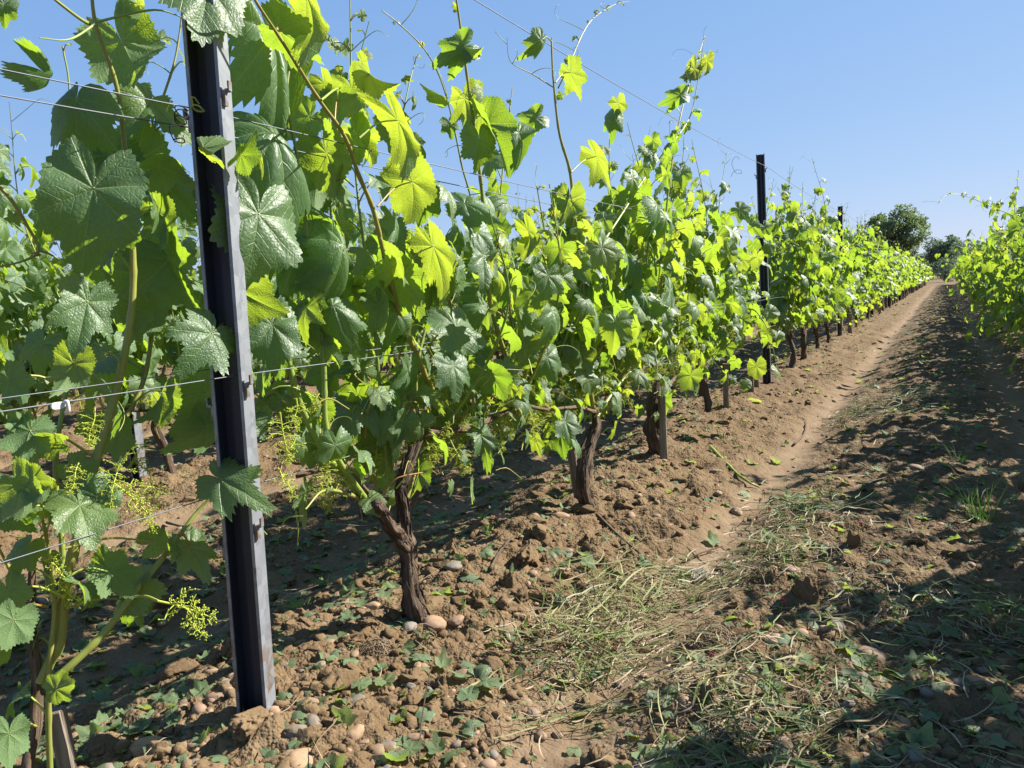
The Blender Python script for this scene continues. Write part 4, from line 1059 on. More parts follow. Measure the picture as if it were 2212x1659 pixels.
# ------------------------------------------------------------------ near vines
class Vine:
    def __init__(s, label, base, seed, group='vines of the left row'):
        s.base = np.array(base, float); s.root = tag(empty('grapevine', s.base), label, 'grapevine', group); s.g = np.random.default_rng(seed)
        s.leaves = []; s.hand = []; s.bits = MB()
    def part(s, mb, name, mat):
        for v in mb.v: v -= s.base
        return mb.build(name, mat, s.root)
    def trunk(s, pts, rad, seed, mat=None, name='trunk', sides=28):
        mb = MB(); trunk_mesh(mb, pts, rad, seed, sides); return s.part(mb, name, mat or M_BARK)
    def shoot(s, path, rad, smax=.085, n=60, leafy=1.0, bias=None, sides=10, lo=.48, red=.0, dens=1.0, clusters=2, tend=True, name='shoot', tip_len=.3):
        p = smooth(np.array(path), n); sh = make_shoot(s.g, p, rad, smax, lo, dens, leafy, bias, float(s.base[2]), tip_len, tend)
        mb = MB(); shoot_mesh(mb, sh, sides, (.5, s.g.uniform(0, .35), s.g.uniform(0, .5)+red, 1), g=s.g); s.part(mb, name, M_CANE); s.leaves += sh['leaves']
        low = [q for q in sh['nodes'] if .38 < q[2]-s.base[2] < .72]
        for q in low[:clusters]:
            d = unit(np.array([s.g.normal(0, .5), s.g.normal(0, .5), -.8])); off = np.array([s.g.normal(0, .03), s.g.normal(0, .03), -.02])
            mb = MB(); tubes(mb, smooth(np.array([q, q+off*.6+(0, 0, .01), q+off]), 5)[None], np.full((1, 5), .0018), 5, (.5, .6, .2, 1)); s.part(mb, 'cluster_stalk', M_CANE)
            put_cluster(s.root, q+off, d, s.g.uniform(.55, .9), int(s.g.integers(4)), s.base)
        return sh
    def leaf(s, ax, ay, tx, ty, Xa=-1.15, Xt=None, k=12, face=1, roll=0, young=0, wdt=1.0, pet=None):
        k = int(s.g.choice({12: [12, 18, 19, 20, 21], 13: [13, 22, 23, 24, 25]}.get(k, [k])))
        A = PX(ax, ay, Xa); T = PD(tx, ty, float((A-CAM)@FW)-(0 if Xt is None else (Xt-Xa)*.8)); d = T-A; ln = float(np.linalg.norm(d))*.95; n = unit(CAM-A)*face
        Mx = leaf_frame(d[None], n[None], [ln], wdt*.76)[0]; t = Vector(unit(d)); q = Quaternion(t, R(roll)).to_matrix(); Mx = np.array(q)@Mx
        s.hand.append((Mx, A, k, young))
        if pet is not None:
            B = PX(pet[0], pet[1], pet[2] if len(pet) > 2 else Xa-.03); mid = (A+B)/2+np.array([0, 0, .012]); c = (.5, .55, float(s.g.choice([0, .3, .8])), 1)
            mb = MB(); tubes(mb, smooth(np.array([B, mid, A]), 9)[None], np.linspace(.0024, .0016, 9)[None], 6, c); s.part(mb, 'petiole', M_CANE)
    def auto(s, n, y0, y1, h0, h1, smax=.085, rad=.0045, x=ROWX, tall=.3, z0=.34, leafy=1.0, clusters=2):
        for i in range(n):
            g = s.g; yy = y0+(y1-y0)*(i+.5)/n+g.normal(0, .04); top = g.uniform(h0, h1) if g.random() > tall else g.uniform(h1, h1+.45)
            xs = x+g.normal(0, .03); b = float(H(x, yy)); dx = g.normal(0, .14); dy = g.normal(0, .10)
            pth = [(xs, yy, b+z0), (xs+dx*.6+g.normal(0, .02), yy+dy*.3, b+z0+(top-z0)*.3), (xs+dx+g.normal(0, .03), yy+dy*.7, b+z0+(top-z0)*.65), (xs+dx*.8+g.normal(0, .05), yy+dy+g.normal(0, .05), b+top)]
            s.shoot(pth, rad*g.uniform(.8, 1.15), smax*g.uniform(.85, 1.15), 44, leafy, lo=.45, clusters=clusters, sides=8)
    def low(s, n, y0, y1, x=ROWX):
        # short leafy side growth with flower clusters round the head of the vine
        for i in range(n):
            g = s.g; yy = g.uniform(y0, y1); b = float(H(x, yy)); h0 = b+g.uniform(.28, .44); az = g.uniform(0, 6.28); l = g.uniform(.14, .34); o = np.array([math.cos(az)*.7, math.sin(az), 0])
            p0 = np.array([x+g.normal(0, .03), yy, h0]); s.shoot([p0, p0+o*l*.4+(0, 0, l*.35), p0+o*l*.75+(0, 0, l*.5), p0+o*l+(0, 0, l*g.uniform(.2, .8))], g.uniform(.0022, .0036), g.uniform(.045, .07), 18, .9, lo=.1, clusters=int(g.integers(0, 3)), sides=6, tip_len=.12)
    def stubs(s, n, y0, y1, x=ROWX, zr=(.28, .6)):
        # bare petioles and tendrils left where leaves were plucked round the flowers
        g = s.g; P = []
        for i in range(n):
            yy = g.uniform(y0, y1); p = np.array([x+g.normal(0, .07), yy, float(H(x, yy))+g.uniform(*zr)]); d = unit(g.normal(0, 1, 3)*np.array([1, 1, .7])); l = g.uniform(.04, .13)
            P.append(smooth(np.array([p, p+d*l*.5+(0, 0, .012), p+d*l+g.normal(0, .02, 3)]), 7))
        c = np.zeros((n, 4)); c[:, 3] = 1; c[:, 1] = g.uniform(.4, 1, n); c[:, 2] = g.choice([0, 0, .5, 1], n); mb = MB(); tubes(mb, np.array(P), np.linspace(.0021, .0012, 7)[None]*g.uniform(.6, 1.1, (n, 1)), 5, c); o = s.part(mb, 'petioles', M_CANE); o['kind'] = 'stuff'
    def fill(s, n, y0, y1, z0, z1, sx=.17, smax=.085, x=ROWX):
        # leaves of side shoots spread through the canopy, each on its own petiole
        g = s.g; pets = []
        for i in range(n):
            q = np.array([x+g.normal(0, sx), g.uniform(y0, y1), 0]); h = g.uniform(z0, z1); q[2] = float(H(q[0], q[1]))+h; sd = np.sign(q[0]-x+g.normal(0, .06)); o = unit(np.array([sd, g.normal(0, .6), 0]))
            nrm = unit(o*g.uniform(.2, .9)+np.array([0, 0, g.uniform(.1, .8)])+TOSUN*g.uniform(0, .6)+g.normal(0, .33, 3)); tip = unit(np.array([0, 0, -.85])+o*g.uniform(.1, .8)+g.normal(0, .3, 3)); sz = smax*g.uniform(.5, 1.1)*(.75 if h < .55 else 1)
            s.leaves.append((q, tip, nrm, sz, float(g.choice([0, 0, .2, .45])), h)); e = q-o*sz*.9+np.array([0, 0, -sz*.35]); pets.append([e, (q+e)/2+(0, 0, .01), q])
        mb = MB(); c = np.zeros((n, 4)); c[:, 3] = 1; c[:, 1] = g.uniform(.2, 1, n); c[:, 2] = g.choice([0, 0, .4, .9], n); tubes(mb, np.array(pets), np.full((n, 3), .0016), 5, c); s.part(mb, 'side_shoots', M_CANE)['kind'] = 'stuff'
    def finish(s, parts=92):
        for Mx, A, k, y in s.hand:
            o = link('leaf', leaf_mesh(k, y), s.root); p = A-s.base; o.matrix_local = Matrix([list(Mx[i])+[float(p[i])] for i in range(3)]+[[0, 0, 0, 1]])
        Ms, q, kinds, cols = leaf_arrays(s.leaves, s.g, len(L_HI)); left = parts-len(s.hand)
        dist = np.linalg.norm(q-CAM, axis=1); size = np.array([l[3] for l in s.leaves])/dist; order = np.argsort(-size); one, rest = order[:left], order[left:]
        for i in one:
            o = link('leaf', leaf_mesh(int(kinds[i]), int(round(cols[i, 1]*4))), s.root); p = q[i]-s.base
            o.matrix_local = Matrix([list(Ms[i][r])+[float(p[r])] for r in range(3)]+[[0, 0, 0, 1]])
        if len(rest):
            mb = MB(); add_leaves(mb, L_MID, Ms[rest], q[rest], kinds[rest], cols[rest]); o = s.part(mb, 'foliage', M_LEAF); o['kind'] = 'stuff'

def path(X, *pts):
    """picture measurements of a cane turned into places in the row; X may run from one offset to another"""
    xs = np.linspace(X[0], X[1], len(pts)) if isinstance(X, tuple) else [X]*len(pts)
    return [PX(a, b, x) for (a, b), x in zip(pts, xs)]

# --- the young vine left of the nearest post
v = Vine('young vine with a thin woody stem and thick green shoots left of the nearest post', PG(62, 1700), 31)
v.trunk(path(-1.32, (58, 1720), (62, 1640), (78, 1560), (80, 1470), (72, 1400), (66, 1330), (68, 1250), (75, 1175)), [.0095, .0095, .009, .0095, .008, .007, .006, .005], 3, M_OLDCANE, sides=16)
X0 = -1.28
v.shoot(path((-1.31, -1.22), (88, 1475), (110, 1425), (130, 1380), (141, 1262), (165, 1168), (205, 1000), (262, 800), (288, 600), (268, 300), (250, 180), (206, 50), (196, -60)), .0088, .075, 110, .30, sides=14, clusters=0, name='shoot', tend=True)
v.shoot(path((-1.31, -1.16), (100, 1480), (150, 1440), (222, 1370), (286, 1289), (349, 1208), (430, 1101), (485, 1045), (530, 985)), .0068, .055, 60, .3, sides=12, clusters=0, tend=False)
v.shoot(path((-1.30, -1.27), (108, 1660), (105, 1560), (107, 1437), (118, 1300), (100, 1160), (70, 1050), (40, 960)), .0048, .07, 60, .5, sides=10, clusters=1)
v.shoot(path((-1.33, -1.34), (95, 1455), (60, 1340), (30, 1250), (-20, 1150)), .005, .08, 30, .9, lo=.1, clusters=1)
v.shoot(path((-1.36, -1.40), (128, 1387), (135, 1200), (120, 1000), (150, 800), (170, 600), (140, 400), (150, 200), (135, 100)), .0048, .08, 60, .55, clusters=1)
v.shoot(path((-1.36, -1.34), (205, 1000), (300, 850), (330, 700), (340, 500), (330, 300), (380, 120), (400, -40)), .0048, .085, 60, .75, clusters=1)
v.shoot(path((-1.18, -1.14), (206, 52), (150, 85), (85, 82)), .0022, .03, 14, .05, clusters=0, tend=False)
v.shoot(path((-1.20, -1.14), (206, 52), (180, 45), (120, 0), (60, -50)), .0032, .05, 14, .3, clusters=0, tend=False)
v.shoot(path((-1.20, -1.14), (208, 48), (290, 28), (345, 22), (400, 40), (450, 60)), .0022, .03, 18, .1, clusters=0, tend=False)
v.shoot(path((-1.36, -1.34), (-40, 375), (15, 420), (60, 490), (84, 540), (55, 562), (0, 576), (-40, 580)), .0034, .04, 40, .12, clusters=0, tend=False)
v.shoot(path(-1.34, (84, 540), (105, 548), (128, 560)), .0026, .03, 12, .1, clusters=0, tend=False)
LV = v.leaf
LV(202, 407, 168, 586, -1.17, -1.15, 12, 1, 8, 0, 1.15, (215, 395))
LV(165, 215, 140, 338, -1.22, -1.18, 14, 1, 22, 0, 1.05)
LV(262, 88, 322, 210, -1.30, -1.28, 12, -1, 8, 0, 1.12)
LV(292, 345, 332, 480, -1.33, -1.33, 12, -1, 0, 0, 1.1)
LV(235, 335, 175, 440, -1.34, -1.36, 1, -1, 12, 0, 1.1)
LV(188, 652, 162, 775, -1.19, -1.15, 13, 1, -10, 0, 1.05, (215, 640))
LV(158, 786, 138, 862, -1.24, -1.24, 2, -1, 25, 1, 1.2, (200, 770))
LV(300, 590, 350, 740, -1.34, -1.34, 12, -1, 10, 0, 1.05)
LV(365, 560, 405, 660, -1.26, -1.22, 15, 1, 20, 0, 1.1)
LV(450, 850, 385, 945, -1.30, -1.30, 12, -1, 20, 1, 1.05)
LV(448, 920, 375, 1000, -1.28, -1.26, 0, -1, 25, 1, 1.0)
LV(475, 1035, 572, 1085, -1.12, -1.06, 13, 1, -12, 1, 1.0, (520, 995, -1.17))
LV(172, 1092, 205, 1168, -1.20, -1.14, 12, 1, -22, 2, 1.15)
LV(64, 931, 40, 1018, -1.25, -1.22, 13, -1, 15, 1, 1.2, (200, 985, -1.27))
LV(62, 925, 10, 880, -1.26, -1.25, 1, -1, 15, 1, 1.0)
LV(40, 1050, 95, 1130, -1.22, -1.20, 3, -1, 28, 1, 1.1)
LV(30, 1340, 4, 1412, -1.20, -1.17, 12, -1, -12, 1, 1.3, (100, 1310, -1.28))
LV(20, 1585, 14, 1662, -1.20, -1.18, 12, -1, -12, 0, 1.2, (80, 1570, -1.3))
LV(275, 1280, 330, 1265, -1.27, -1.22, 12, 1, -25, 1, 1.2, (240, 1240, -1.27))
for q_ in ((70, 1040, 120, 1085, 1), (25, 1100, 60, 1160, 0), (110, 1075, 60, 1130, 2), (235, 1235, 285, 1300, 1), (300, 1300, 250, 1360, 0), (18, 1275, 50, 1335, 1), (160, 1010, 215, 1050, 1), (95, 960, 150, 920, 2), (120, 1490, 180, 1470, 1), (210, 1075, 160, 1010, 0), (20, 820, 70, 880, 1), (330, 1170, 380, 1140, 2)):
    LV(q_[0], q_[1], q_[2], q_[3], -1.2-.012*(q_[0] % 7), None, [1, 2, 3, 4][q_[0] % 4], -1 if q_[4] else 1, 22-10*(q_[1] % 4), q_[4], 1.2, (140, q_[1]+15, -1.27))
LV(410, 1180, 455, 1262, -1.20, -1.16, 13, 1, -18, 1, .95, (385, 1155, -1.2))
LV(232, 1230, 205, 1320, -1.30, -1.28, 2, -1, 20, 1, .9)
LV(60, 1180, 20, 1240, -1.24, -1.2, 14, 1, 10, 0, 1.0)
LV(250, 930, 265, 1010, -1.33, -1.33, 4, -1, 10, 0, 1.0)
LV(100, 160, 165, 210, -1.25, -1.22, 14, -1, 12, 0, .9)
LV(300, 10, 345, 50, -1.28, -1.26, 5, -1, 25, 2, 1.0)
LV(10, 10, 5, 55, -1.25, -1.25, 2, 1, 10, 0, 1.2)
put_cluster(v.root, PX(340, 1298, -1.12), PX(470, 1340, -1.08)-PX(340, 1298, -1.12), .95, 0, v.base)
put_cluster(v.root, PX(400, 1312, -1.10), unit(PX(430, 1345, -1.08)-PX(400, 1300, -1.1)), .7, 1, v.base)
mb = MB(); tubes(mb, smooth(np.array(path((-1.22, -1.12), (286, 1289), (315, 1288), (342, 1298))), 8)[None], np.full((1, 8), .0022), 6, (.5, .8, .1, 1)); v.part(mb, 'cluster_stalk', M_CANE)
for i, (a, b, c, d) in enumerate([(240, 1040, 420, 1200), (300, 1075, 400, 1105), (262, 985, 240, 1090), (300, 1100, 360, 1180), (170, 1000, 150, 1060), (300, 1050, 350, 1060), (205, 880, 195, 960)]):
    A = PX(a, b, -1.2); put_cluster(v.root, A, PX(c, d, -1.18)-A, (.85, .6, .7, .65, .55, .6, .55)[i], i, v.base)
v.finish()

# --- the forked vine right behind the nearest post
v = Vine('vine with a forked twisted trunk just right of the nearest post', PG(903, 1335), 32)
XT = float(v.base[0])
v.trunk(path(XT, (908, 1352), (901, 1325), (888, 1281), (882, 1225), (877, 1172), (872, 1130), (870, 1093), (865, 1057), (877, 1018), (893, 979), (905, 938)), [.032, .027, .021, .0205, .021, .017, .016, .0135, .0135, .014, .016], 5)
v.trunk(path((XT+.005, XT+.05), (878, 1178), (862, 1158), (843, 1138), (823, 1099), (812, 1086)), [.017, .017, .0155, .015, .013], 6)
v.trunk(path((XT, XT+.02), (870, 1100), (890, 1085), (905, 1060)), [.010, .009, .007], 8, M_OLDCANE, 'spur', 14)
v.trunk(path((XT, XT-.04), (905, 940), (960, 930), (1010, 925), (1060, 905), (1110, 880)), [.011, .010, .009, .008, .007], 9, M_OLDCANE, 'cane_arm', 16)
v.trunk(path((XT-.05, XT-.12), (815, 1090), (760, 1030), (700, 1015), (640, 1030)), [.009, .008, .007, .006], 11, M_OLDCANE, 'cane_arm', 14)
SH = v.shoot
SH(path((-1.17, -1.00), (936, 950), (936, 857), (915, 803), (892, 749), (868, 689), (845, 612), (826, 535), (805, 450), (774, 376), (745, 296), (689, 215), (640, 138), (595, 67), (551, 0), (520, -60)), .0072, .085, 120, .25, sides=14, clusters=1)
SH(path((-1.13, -1.22), (787, 1082), (745, 1025), (700, 980), (650, 875), (610, 730), (560, 560), (520, 400), (495, 250), (492, 150), (505, 50), (515, -50)), .0075, .085, 110, .5, sides=14, clusters=2)
SH(path((-1.12, -1.16), (790, 1078), (735, 1000), (705, 930), (700, 800), (690, 650), (660, 480), (640, 330), (620, 200), (640, 60)), .0066, .085, 90, .55, sides=12, clusters=2)
SH(path((-1.14, -1.10), (800, 1090), (760, 1070), (700, 1060), (660, 1100)), .0052, .05, 30, .3, lo=.2, clusters=1)
SH(path((-1.18, -1.22), (880, 1075), (905, 1000), (960, 900), (1010, 800), (1060, 640), (1075, 480), (1090, 330), (1107, 190)), .0052, .08, 80, .8, clusters=2)
SH(path((-1.17, -1.15), (905, 945), (950, 940), (1010, 925), (1060, 905), (1098, 880), (1140, 830)), .0062, .06, 40, .4, lo=.3, clusters=2)
SH(path((-1.24, -1.28), (905, 945), (900, 800), (930, 640), (900, 470), (860, 330), (880, 200), (900, 120)), .0046, .085, 70, .9, clusters=1)
SH(path((-1.26, -1.33), (820, 1095), (780, 900), (760, 700), (740, 500), (720, 330), (700, 150)), .0046, .09, 70, .95, clusters=2)
SH(path((-1.14, -1.12), (935, 860), (1005, 780), (1050, 690)), .0034, .05, 24, .6, lo=.3, clusters=1)
v.low(14, 1.3, 2.0); v.stubs(70, 1.05, 2.0); v.fill(50, 1.25, 2.0, .4, 1.1, .13, .082); v.fill(16, 1.4, 2.0, .26, .5, .12, .058)
v.auto(6, 1.35, 1.95, .95, 1.15, .075, .0042, tall=.15)
LV = v.leaf
LV(558, 463, 545, 614, -1.08, -1.03, 12, 1, -26, 0, 1.3, (590, 420, -1.15))
LV(457, 721, 402, 802, -1.10, -1.02, 13, 1, -14, 0, 1.35, (520, 700, -1.17))
LV(588, 702, 606, 806, -1.14, -1.10, 12, 1, -4, 0, .95)
LV(591, 290, 706, 474, -1.12, -1.06, 14, 1, -48, 0, 1.0)
LV(585, 80, 668, 300, -1.16, -1.10, 17, 1, -46, 0, .85)
LV(450, -30, 433, 90, -1.08, -1.02, 12, 1, -16, 0, 1.15)
LV(660, -10, 738, 148, -1.04, -1.06, 3, -1, 46, 2, .75)
LV(605, 68, 708, 138, -1.10, -1.12, 13, -1, 38, 1, 1.2, (598, 66, -1.03))
LV(640, 30, 690, 90, -1.16, -1.18, 2, -1, 30, 2, 1.1)
LV(858, 260, 932, 378, -1.02, -1.04, 3, -1, 42, 2, .72, (776, 298, -1.04))
LV(890, 392, 905, 492, -1.08, -1.10, 12, -1, 36, 2, 1.35, (815, 446, -1.07))
LV(935, 532, 985, 655, -1.04, -1.06, 13, -1, 40, 2, .85, (862, 592, -1.1))
LV(855, 596, 938, 682, -1.10, -1.10, 12, -1, 34, 1, 1.1)
LV(740, 530, 756, 674, -1.08, -1.02, 14, 1, -44, 0, .85)
LV(984, 705, 1022, 788, -1.04, -.99, 12, 1, -42, 0, 1.25, (930, 742, -1.12))
LV(760, 195, 790, 275, -1.14, -1.14, 2, -1, 34, 2, 1.35, (694, 216, -1.02))
LV(770, 290, 830, 360, -1.15, -1.15, 1, -1, 36, 2, 1.2)
LV(705, 330, 745, 440, -1.16, -1.16, 12, -1, 30, 1, 1.0)
LV(798, 160, 866, 213, -1.03, -1.02, 15, -1, -30, 2, .6, (786, 200, -1.06))
LV(700, 180, 720, 230, -1.12, -1.12, 5, -1, 30, 2, 1.3)
LV(560, 340, 580, 380, -1.06, -1.08, 4, -1, 40, 3, .6)
LV(520, 335, 560, 290, -1.05, -1.02, 15, 1, 25, 0, .8)
LV(440, 320, 500, 345, -1.06, -1.02, 15, -1, 10, 2, .7)
LV(345, 360, 420, 320, -1.18, -1.16, 5, -1, 25, 1, 1.0)
LV(640, 560, 690, 660, -1.16, -1.12, 13, 1, 5, 0, 1.1)
LV(720, 660, 770, 740, -1.10, -1.06, 14, 1, -10, 0, 1.0)
LV(520, 630, 600, 680, -1.18, -1.14, 12, 1, 20, 1, 1.0)
LV(690, 740, 760, 790, -1.14, -1.12, 1, -1, 30, 1, .8)
LV(820, 660, 850, 730, -1.12, -1.10, 4, -1, 30, 1, .9)
LV(850, 890, 880, 960, -1.10, -1.04, 14, 1, -30, 0, .9, (905, 870, -1.15))
LV(815, 960, 770, 1040, -1.24, -1.22, 13, 1, -20, 0, 1.2)
LV(905, 1020, 903, 1075, -1.12, -1.10, 15, 1, -35, 0, .8)
LV(800, 1080, 820, 1105, -1.10, -1.06, 12, 1, -15, 1, 1.2)
LV(660, 1060, 640, 1140, -1.22, -1.2, 16, -1, -25, 2, .5)
LV(920, 850, 960, 880, -1.08, -1.05, 16, 1, -25, 1, .9)
for i, (a, b, c, d) in enumerate([(640, 860, 640, 960), (605, 890, 625, 985), (690, 850, 660, 930), (930, 830, 985, 790), (920, 950, 945, 1060), (960, 945, 930, 1010), (885, 900, 905, 960), (1090, 835, 1120, 880), (600, 1010, 640, 1090), (1010, 880, 1000, 930), (640, 940, 600, 1040), (1100, 900, 1110, 980)]):
    A = PX(a, b, -1.12); put_cluster(v.root, A, PX(c, d, -1.11)-A, (.75, .8, .6, .7, .8, .55, .55, .7, .8, .55, .85, .65)[i], i+1, v.base)
v.finish(96)

# --- second and third trunks
v = Vine('second vine trunk from the nearest post, dark and knotty beside a split stake', PG(1272, 1098), 33)
XT = float(v.base[0])
v.trunk(path(XT, (1276, 1112), (1268, 1085), (1258, 1050), (1262, 1000), (1276, 955), (1288, 915), (1286, 885)), [.036, .029, .025, .0235, .023, .020, .016], 15)
v.trunk(path((XT, XT+.03), (1286, 890), (1240, 880), (1180, 885), (1120, 870)), [.008, .007, .006, .005], 16, M_OLDCANE, 'cane_arm', 14)
v.trunk(path((XT, XT-.02), (1286, 890), (1310, 850), (1350, 835)), [.008, .007, .006], 17, M_OLDCANE, 'cane_arm', 14)
SH = v.shoot
SH(path((-1.14, -1.13), (1190, 890), (1110, 800), (1065, 680), (1050, 560), (1043, 433), (1030, 326), (1016, 218), (999, 91), (986, 0), (975, -50)), .0082, .08, 100, .42, sides=12)
SH(path((-1.20, -1.26), (1230, 890), (1130, 780), (1060, 600), (1016, 423), (999, 363), (983, 286), (966, 215), (942, 148), (909, 97), (860, 50), (825, 23)), .0046, .05, 90, .30, sides=10)
SH(path((-1.12, -1.11), (1283, 890), (1262, 760), (1245, 620), (1236, 497), (1238, 454), (1231, 370), (1208, 286), (1195, 168), (1191, 82)), .0086, .06, 90, .28, sides=12, tend=False)
SH(path((-1.13, -1.14), (1206, 190), (1228, 144), (1258, 74), (1285, 37), (1332, 8), (1362, 3)), .0026, .035, 40, .5, clusters=0, tip_len=.2)
SH(path((-1.15, -1.12), (1194, 188), (1150, 160), (1110, 140), (1098, 120), (1095, 80)), .0022, .03, 30, .1, clusters=0)
SH(path((-1.16, -1.08), (1275, 880), (1232, 660), (1268, 579), (1342, 464), (1404, 368), (1484, 265), (1505, 190), (1522, 80)), .0056, .075, 90, .45, sides=12)
SH(path((-1.10, -1.06), (1290, 900), (1330, 840), (1400, 760), (1450, 690), (1480, 600)), .0064, .07, 50, .5, lo=.3)
v.low(20, 2.0, 3.0); v.stubs(80, 2.0, 3.0); v.fill(110, 1.95, 3.0, .34, 1.05, .17, .090); v.fill(26, 2.0, 2.95, .24, .48, .16, .062)
v.auto(12, 2.0, 2.98, .90, 1.10, .088, .0045, tall=.15)
LV = v.leaf
LV(1000, 101, 935, 134, -1.10, -1.08, 17, 1, 10, 0, 1.1)
LV(1000, 98, 1048, 130, -1.10, -1.07, 15, -1, -35, 1, .6)
LV(1003, 213, 1022, 290, -1.16, -1.16, 1, -1, 30, 2, 1.35)
LV(1053, 268, 1116, 338, -1.10, -1.05, 15, 1, -48, 0, .8)
LV(1120, 288, 1126, 362, -1.12, -1.08, 17, 1, -35, 0, .9)
LV(1158, 255, 1110, 282, -1.14, -1.12, 17, 1, 5, 0, 1.1)
LV(1232, 157, 1260, 222, -1.10, -1.11, 13, -1, 38, 2, 1.1, (1200, 178, -1.1))
LV(1168, 86, 1142, 130, -1.10, -1.09, 5, 1, -30, 1, 1.0, (1192, 90, -1.11))
LV(1229, 432, 1218, 500, -1.12, -1.12, 12, -1, 36, 2, 1.3)
LV(1288, 338, 1338, 406, -1.08, -1.09, 13, -1, 40, 2, .85, (1234, 372, -1.1))
LV(1004, 440, 1090, 472, -1.10, -1.06, 13, 1, -40, 0, .9)
LV(1030, 500, 1036, 560, -1.08, -1.03, 12, 1, -42, 0, 1.1)
LV(1045, 552, 1048, 634, -1.06, -1.02, 13, 1, -42, 0, 1.1)
LV(1140, 500, 1165, 560, -1.10, -1.10, 2, -1, 38, 2, .8)
LV(1251, 517, 1200, 545, -1.10, -1.06, 14, 1, -8, 0, 1.2)
LV(1272, 598, 1303, 676, -1.04, -1.00, 14, 1, -46, 0, .8)
LV(1171, 634, 1192, 690, -1.04, -1.00, 15, 1, -40, 0, .8)
LV(1120, 670, 1150, 770, -1.04, -1.03, 15, -1, 15, 2, .55)
LV(1221, 911, 1240, 962, -1.06, -1.02, 13, 1, -28, 0, 1.25)
LV(1212, 940, 1216, 992, -1.08, -1.06, 12, 1, 10, 0, .9)
LV(1037, 940, 1070, 1010, -1.10, -1.06, 16, 1, -26, 0, .9)
LV(1155, 950, 1172, 985, -1.10, -1.10, 13, -1, 30, 2, 1.0)
LV(1100, 835, 1128, 862, -1.06, -1.04, 2, -1, 34, 2, .7)
LV(1080, 600, 1110, 640, -1.12, -1.10, 5, -1, 36, 2, .8)
LV(950, 205, 905, 190, -1.2, -1.2, 15, -1, 30, 1, .6)
for i, (a, b, c, d) in enumerate([(1200, 880, 1190, 950), (1180, 800, 1150, 850), (1130, 860, 1140, 930), (1240, 840, 1210, 860), (1350, 800, 1360, 850), (1330, 830, 1300, 880), (1090, 780, 1130, 830)]):
    A = PX(a, b, -1.12); put_cluster(v.root, A, PX(c, d, -1.11)-A, (.75), i+2, v.base)
v.finish(96)

v = Vine('third vine trunk from the nearest post, thick and black beside a pale stake', PG(1422, 985), 34)
XT = float(v.base[0])
v.trunk(path(XT, (1426, 998), (1420, 970), (1412, 930), (1412, 890), (1418, 850), (1425, 820)), [.044, .038, .036, .032, .024, .018], 25)
v.trunk(path((XT, XT+.02), (1420, 850), (1470, 810), (1500, 790)), [.013, .011, .009], 26, M_OLDCANE, 'cane_arm', 14)
SH = v.shoot
SH(path((-1.16, -1.12), (1415, 850), (1420, 760), (1430, 600), (1440, 450), (1455, 330), (1475, 230), (1500, 150), (1522, 78)), .0056, .08, 80, .55, sides=10)
SH(path((-1.2, -1.2), (1430, 850), (1480, 700), (1540, 560), (1555, 430), (1570, 330)), .005, .08, 60, .7)
SH(path((-1.16, -1.2), (1425, 850), (1390, 700), (1340, 560), (1320, 420), (1316, 330), (1322, 240)), .0048, .075, 70, .6)
v.low(20, 2.95, 4.3); v.stubs(80, 2.9, 4.3); v.fill(130, 2.95, 4.35, .32, 1.15, .17, .090); v.fill(26, 2.95, 4.2, .22, .45, .16, .065)
v.auto(14, 2.95, 4.3, 1.0, 1.22, .088, .0045, tall=.22)
LV = v.leaf
LV(1430, 655, 1450, 710, -1.02, -.98, 13, 1, -40, 0, 1.5)
LV(1390, 640, 1410, 690, -1.04, -1.0, 14, 1, -44, 0, 1.0)
LV(1335, 222, 1343, 266, -1.12, -1.12, 13, -1, 36, 2, 1.2)
LV(1326, 249, 1320, 292, -1.12, -1.1, 14, 1, 5, 0, 1.0)
LV(1500, 150, 1478, 195, -1.12, -1.12, 2, -1, 36, 3, 1.0)
LV(1528, 130, 1530, 170, -1.12, -1.12, 1, -1, 36, 3, .9)
LV(1470, 205, 1430, 222, -1.12, -1.1, 17, 1, 5, 0, 1.0)
LV(1432, 862, 1437, 908, -1.1, -1.08, 15, 1, -20, 0, .7)
LV(1370, 560, 1400, 610, -1.06, -1.02, 14, 1, -44, 0, .9)
v.finish(90)
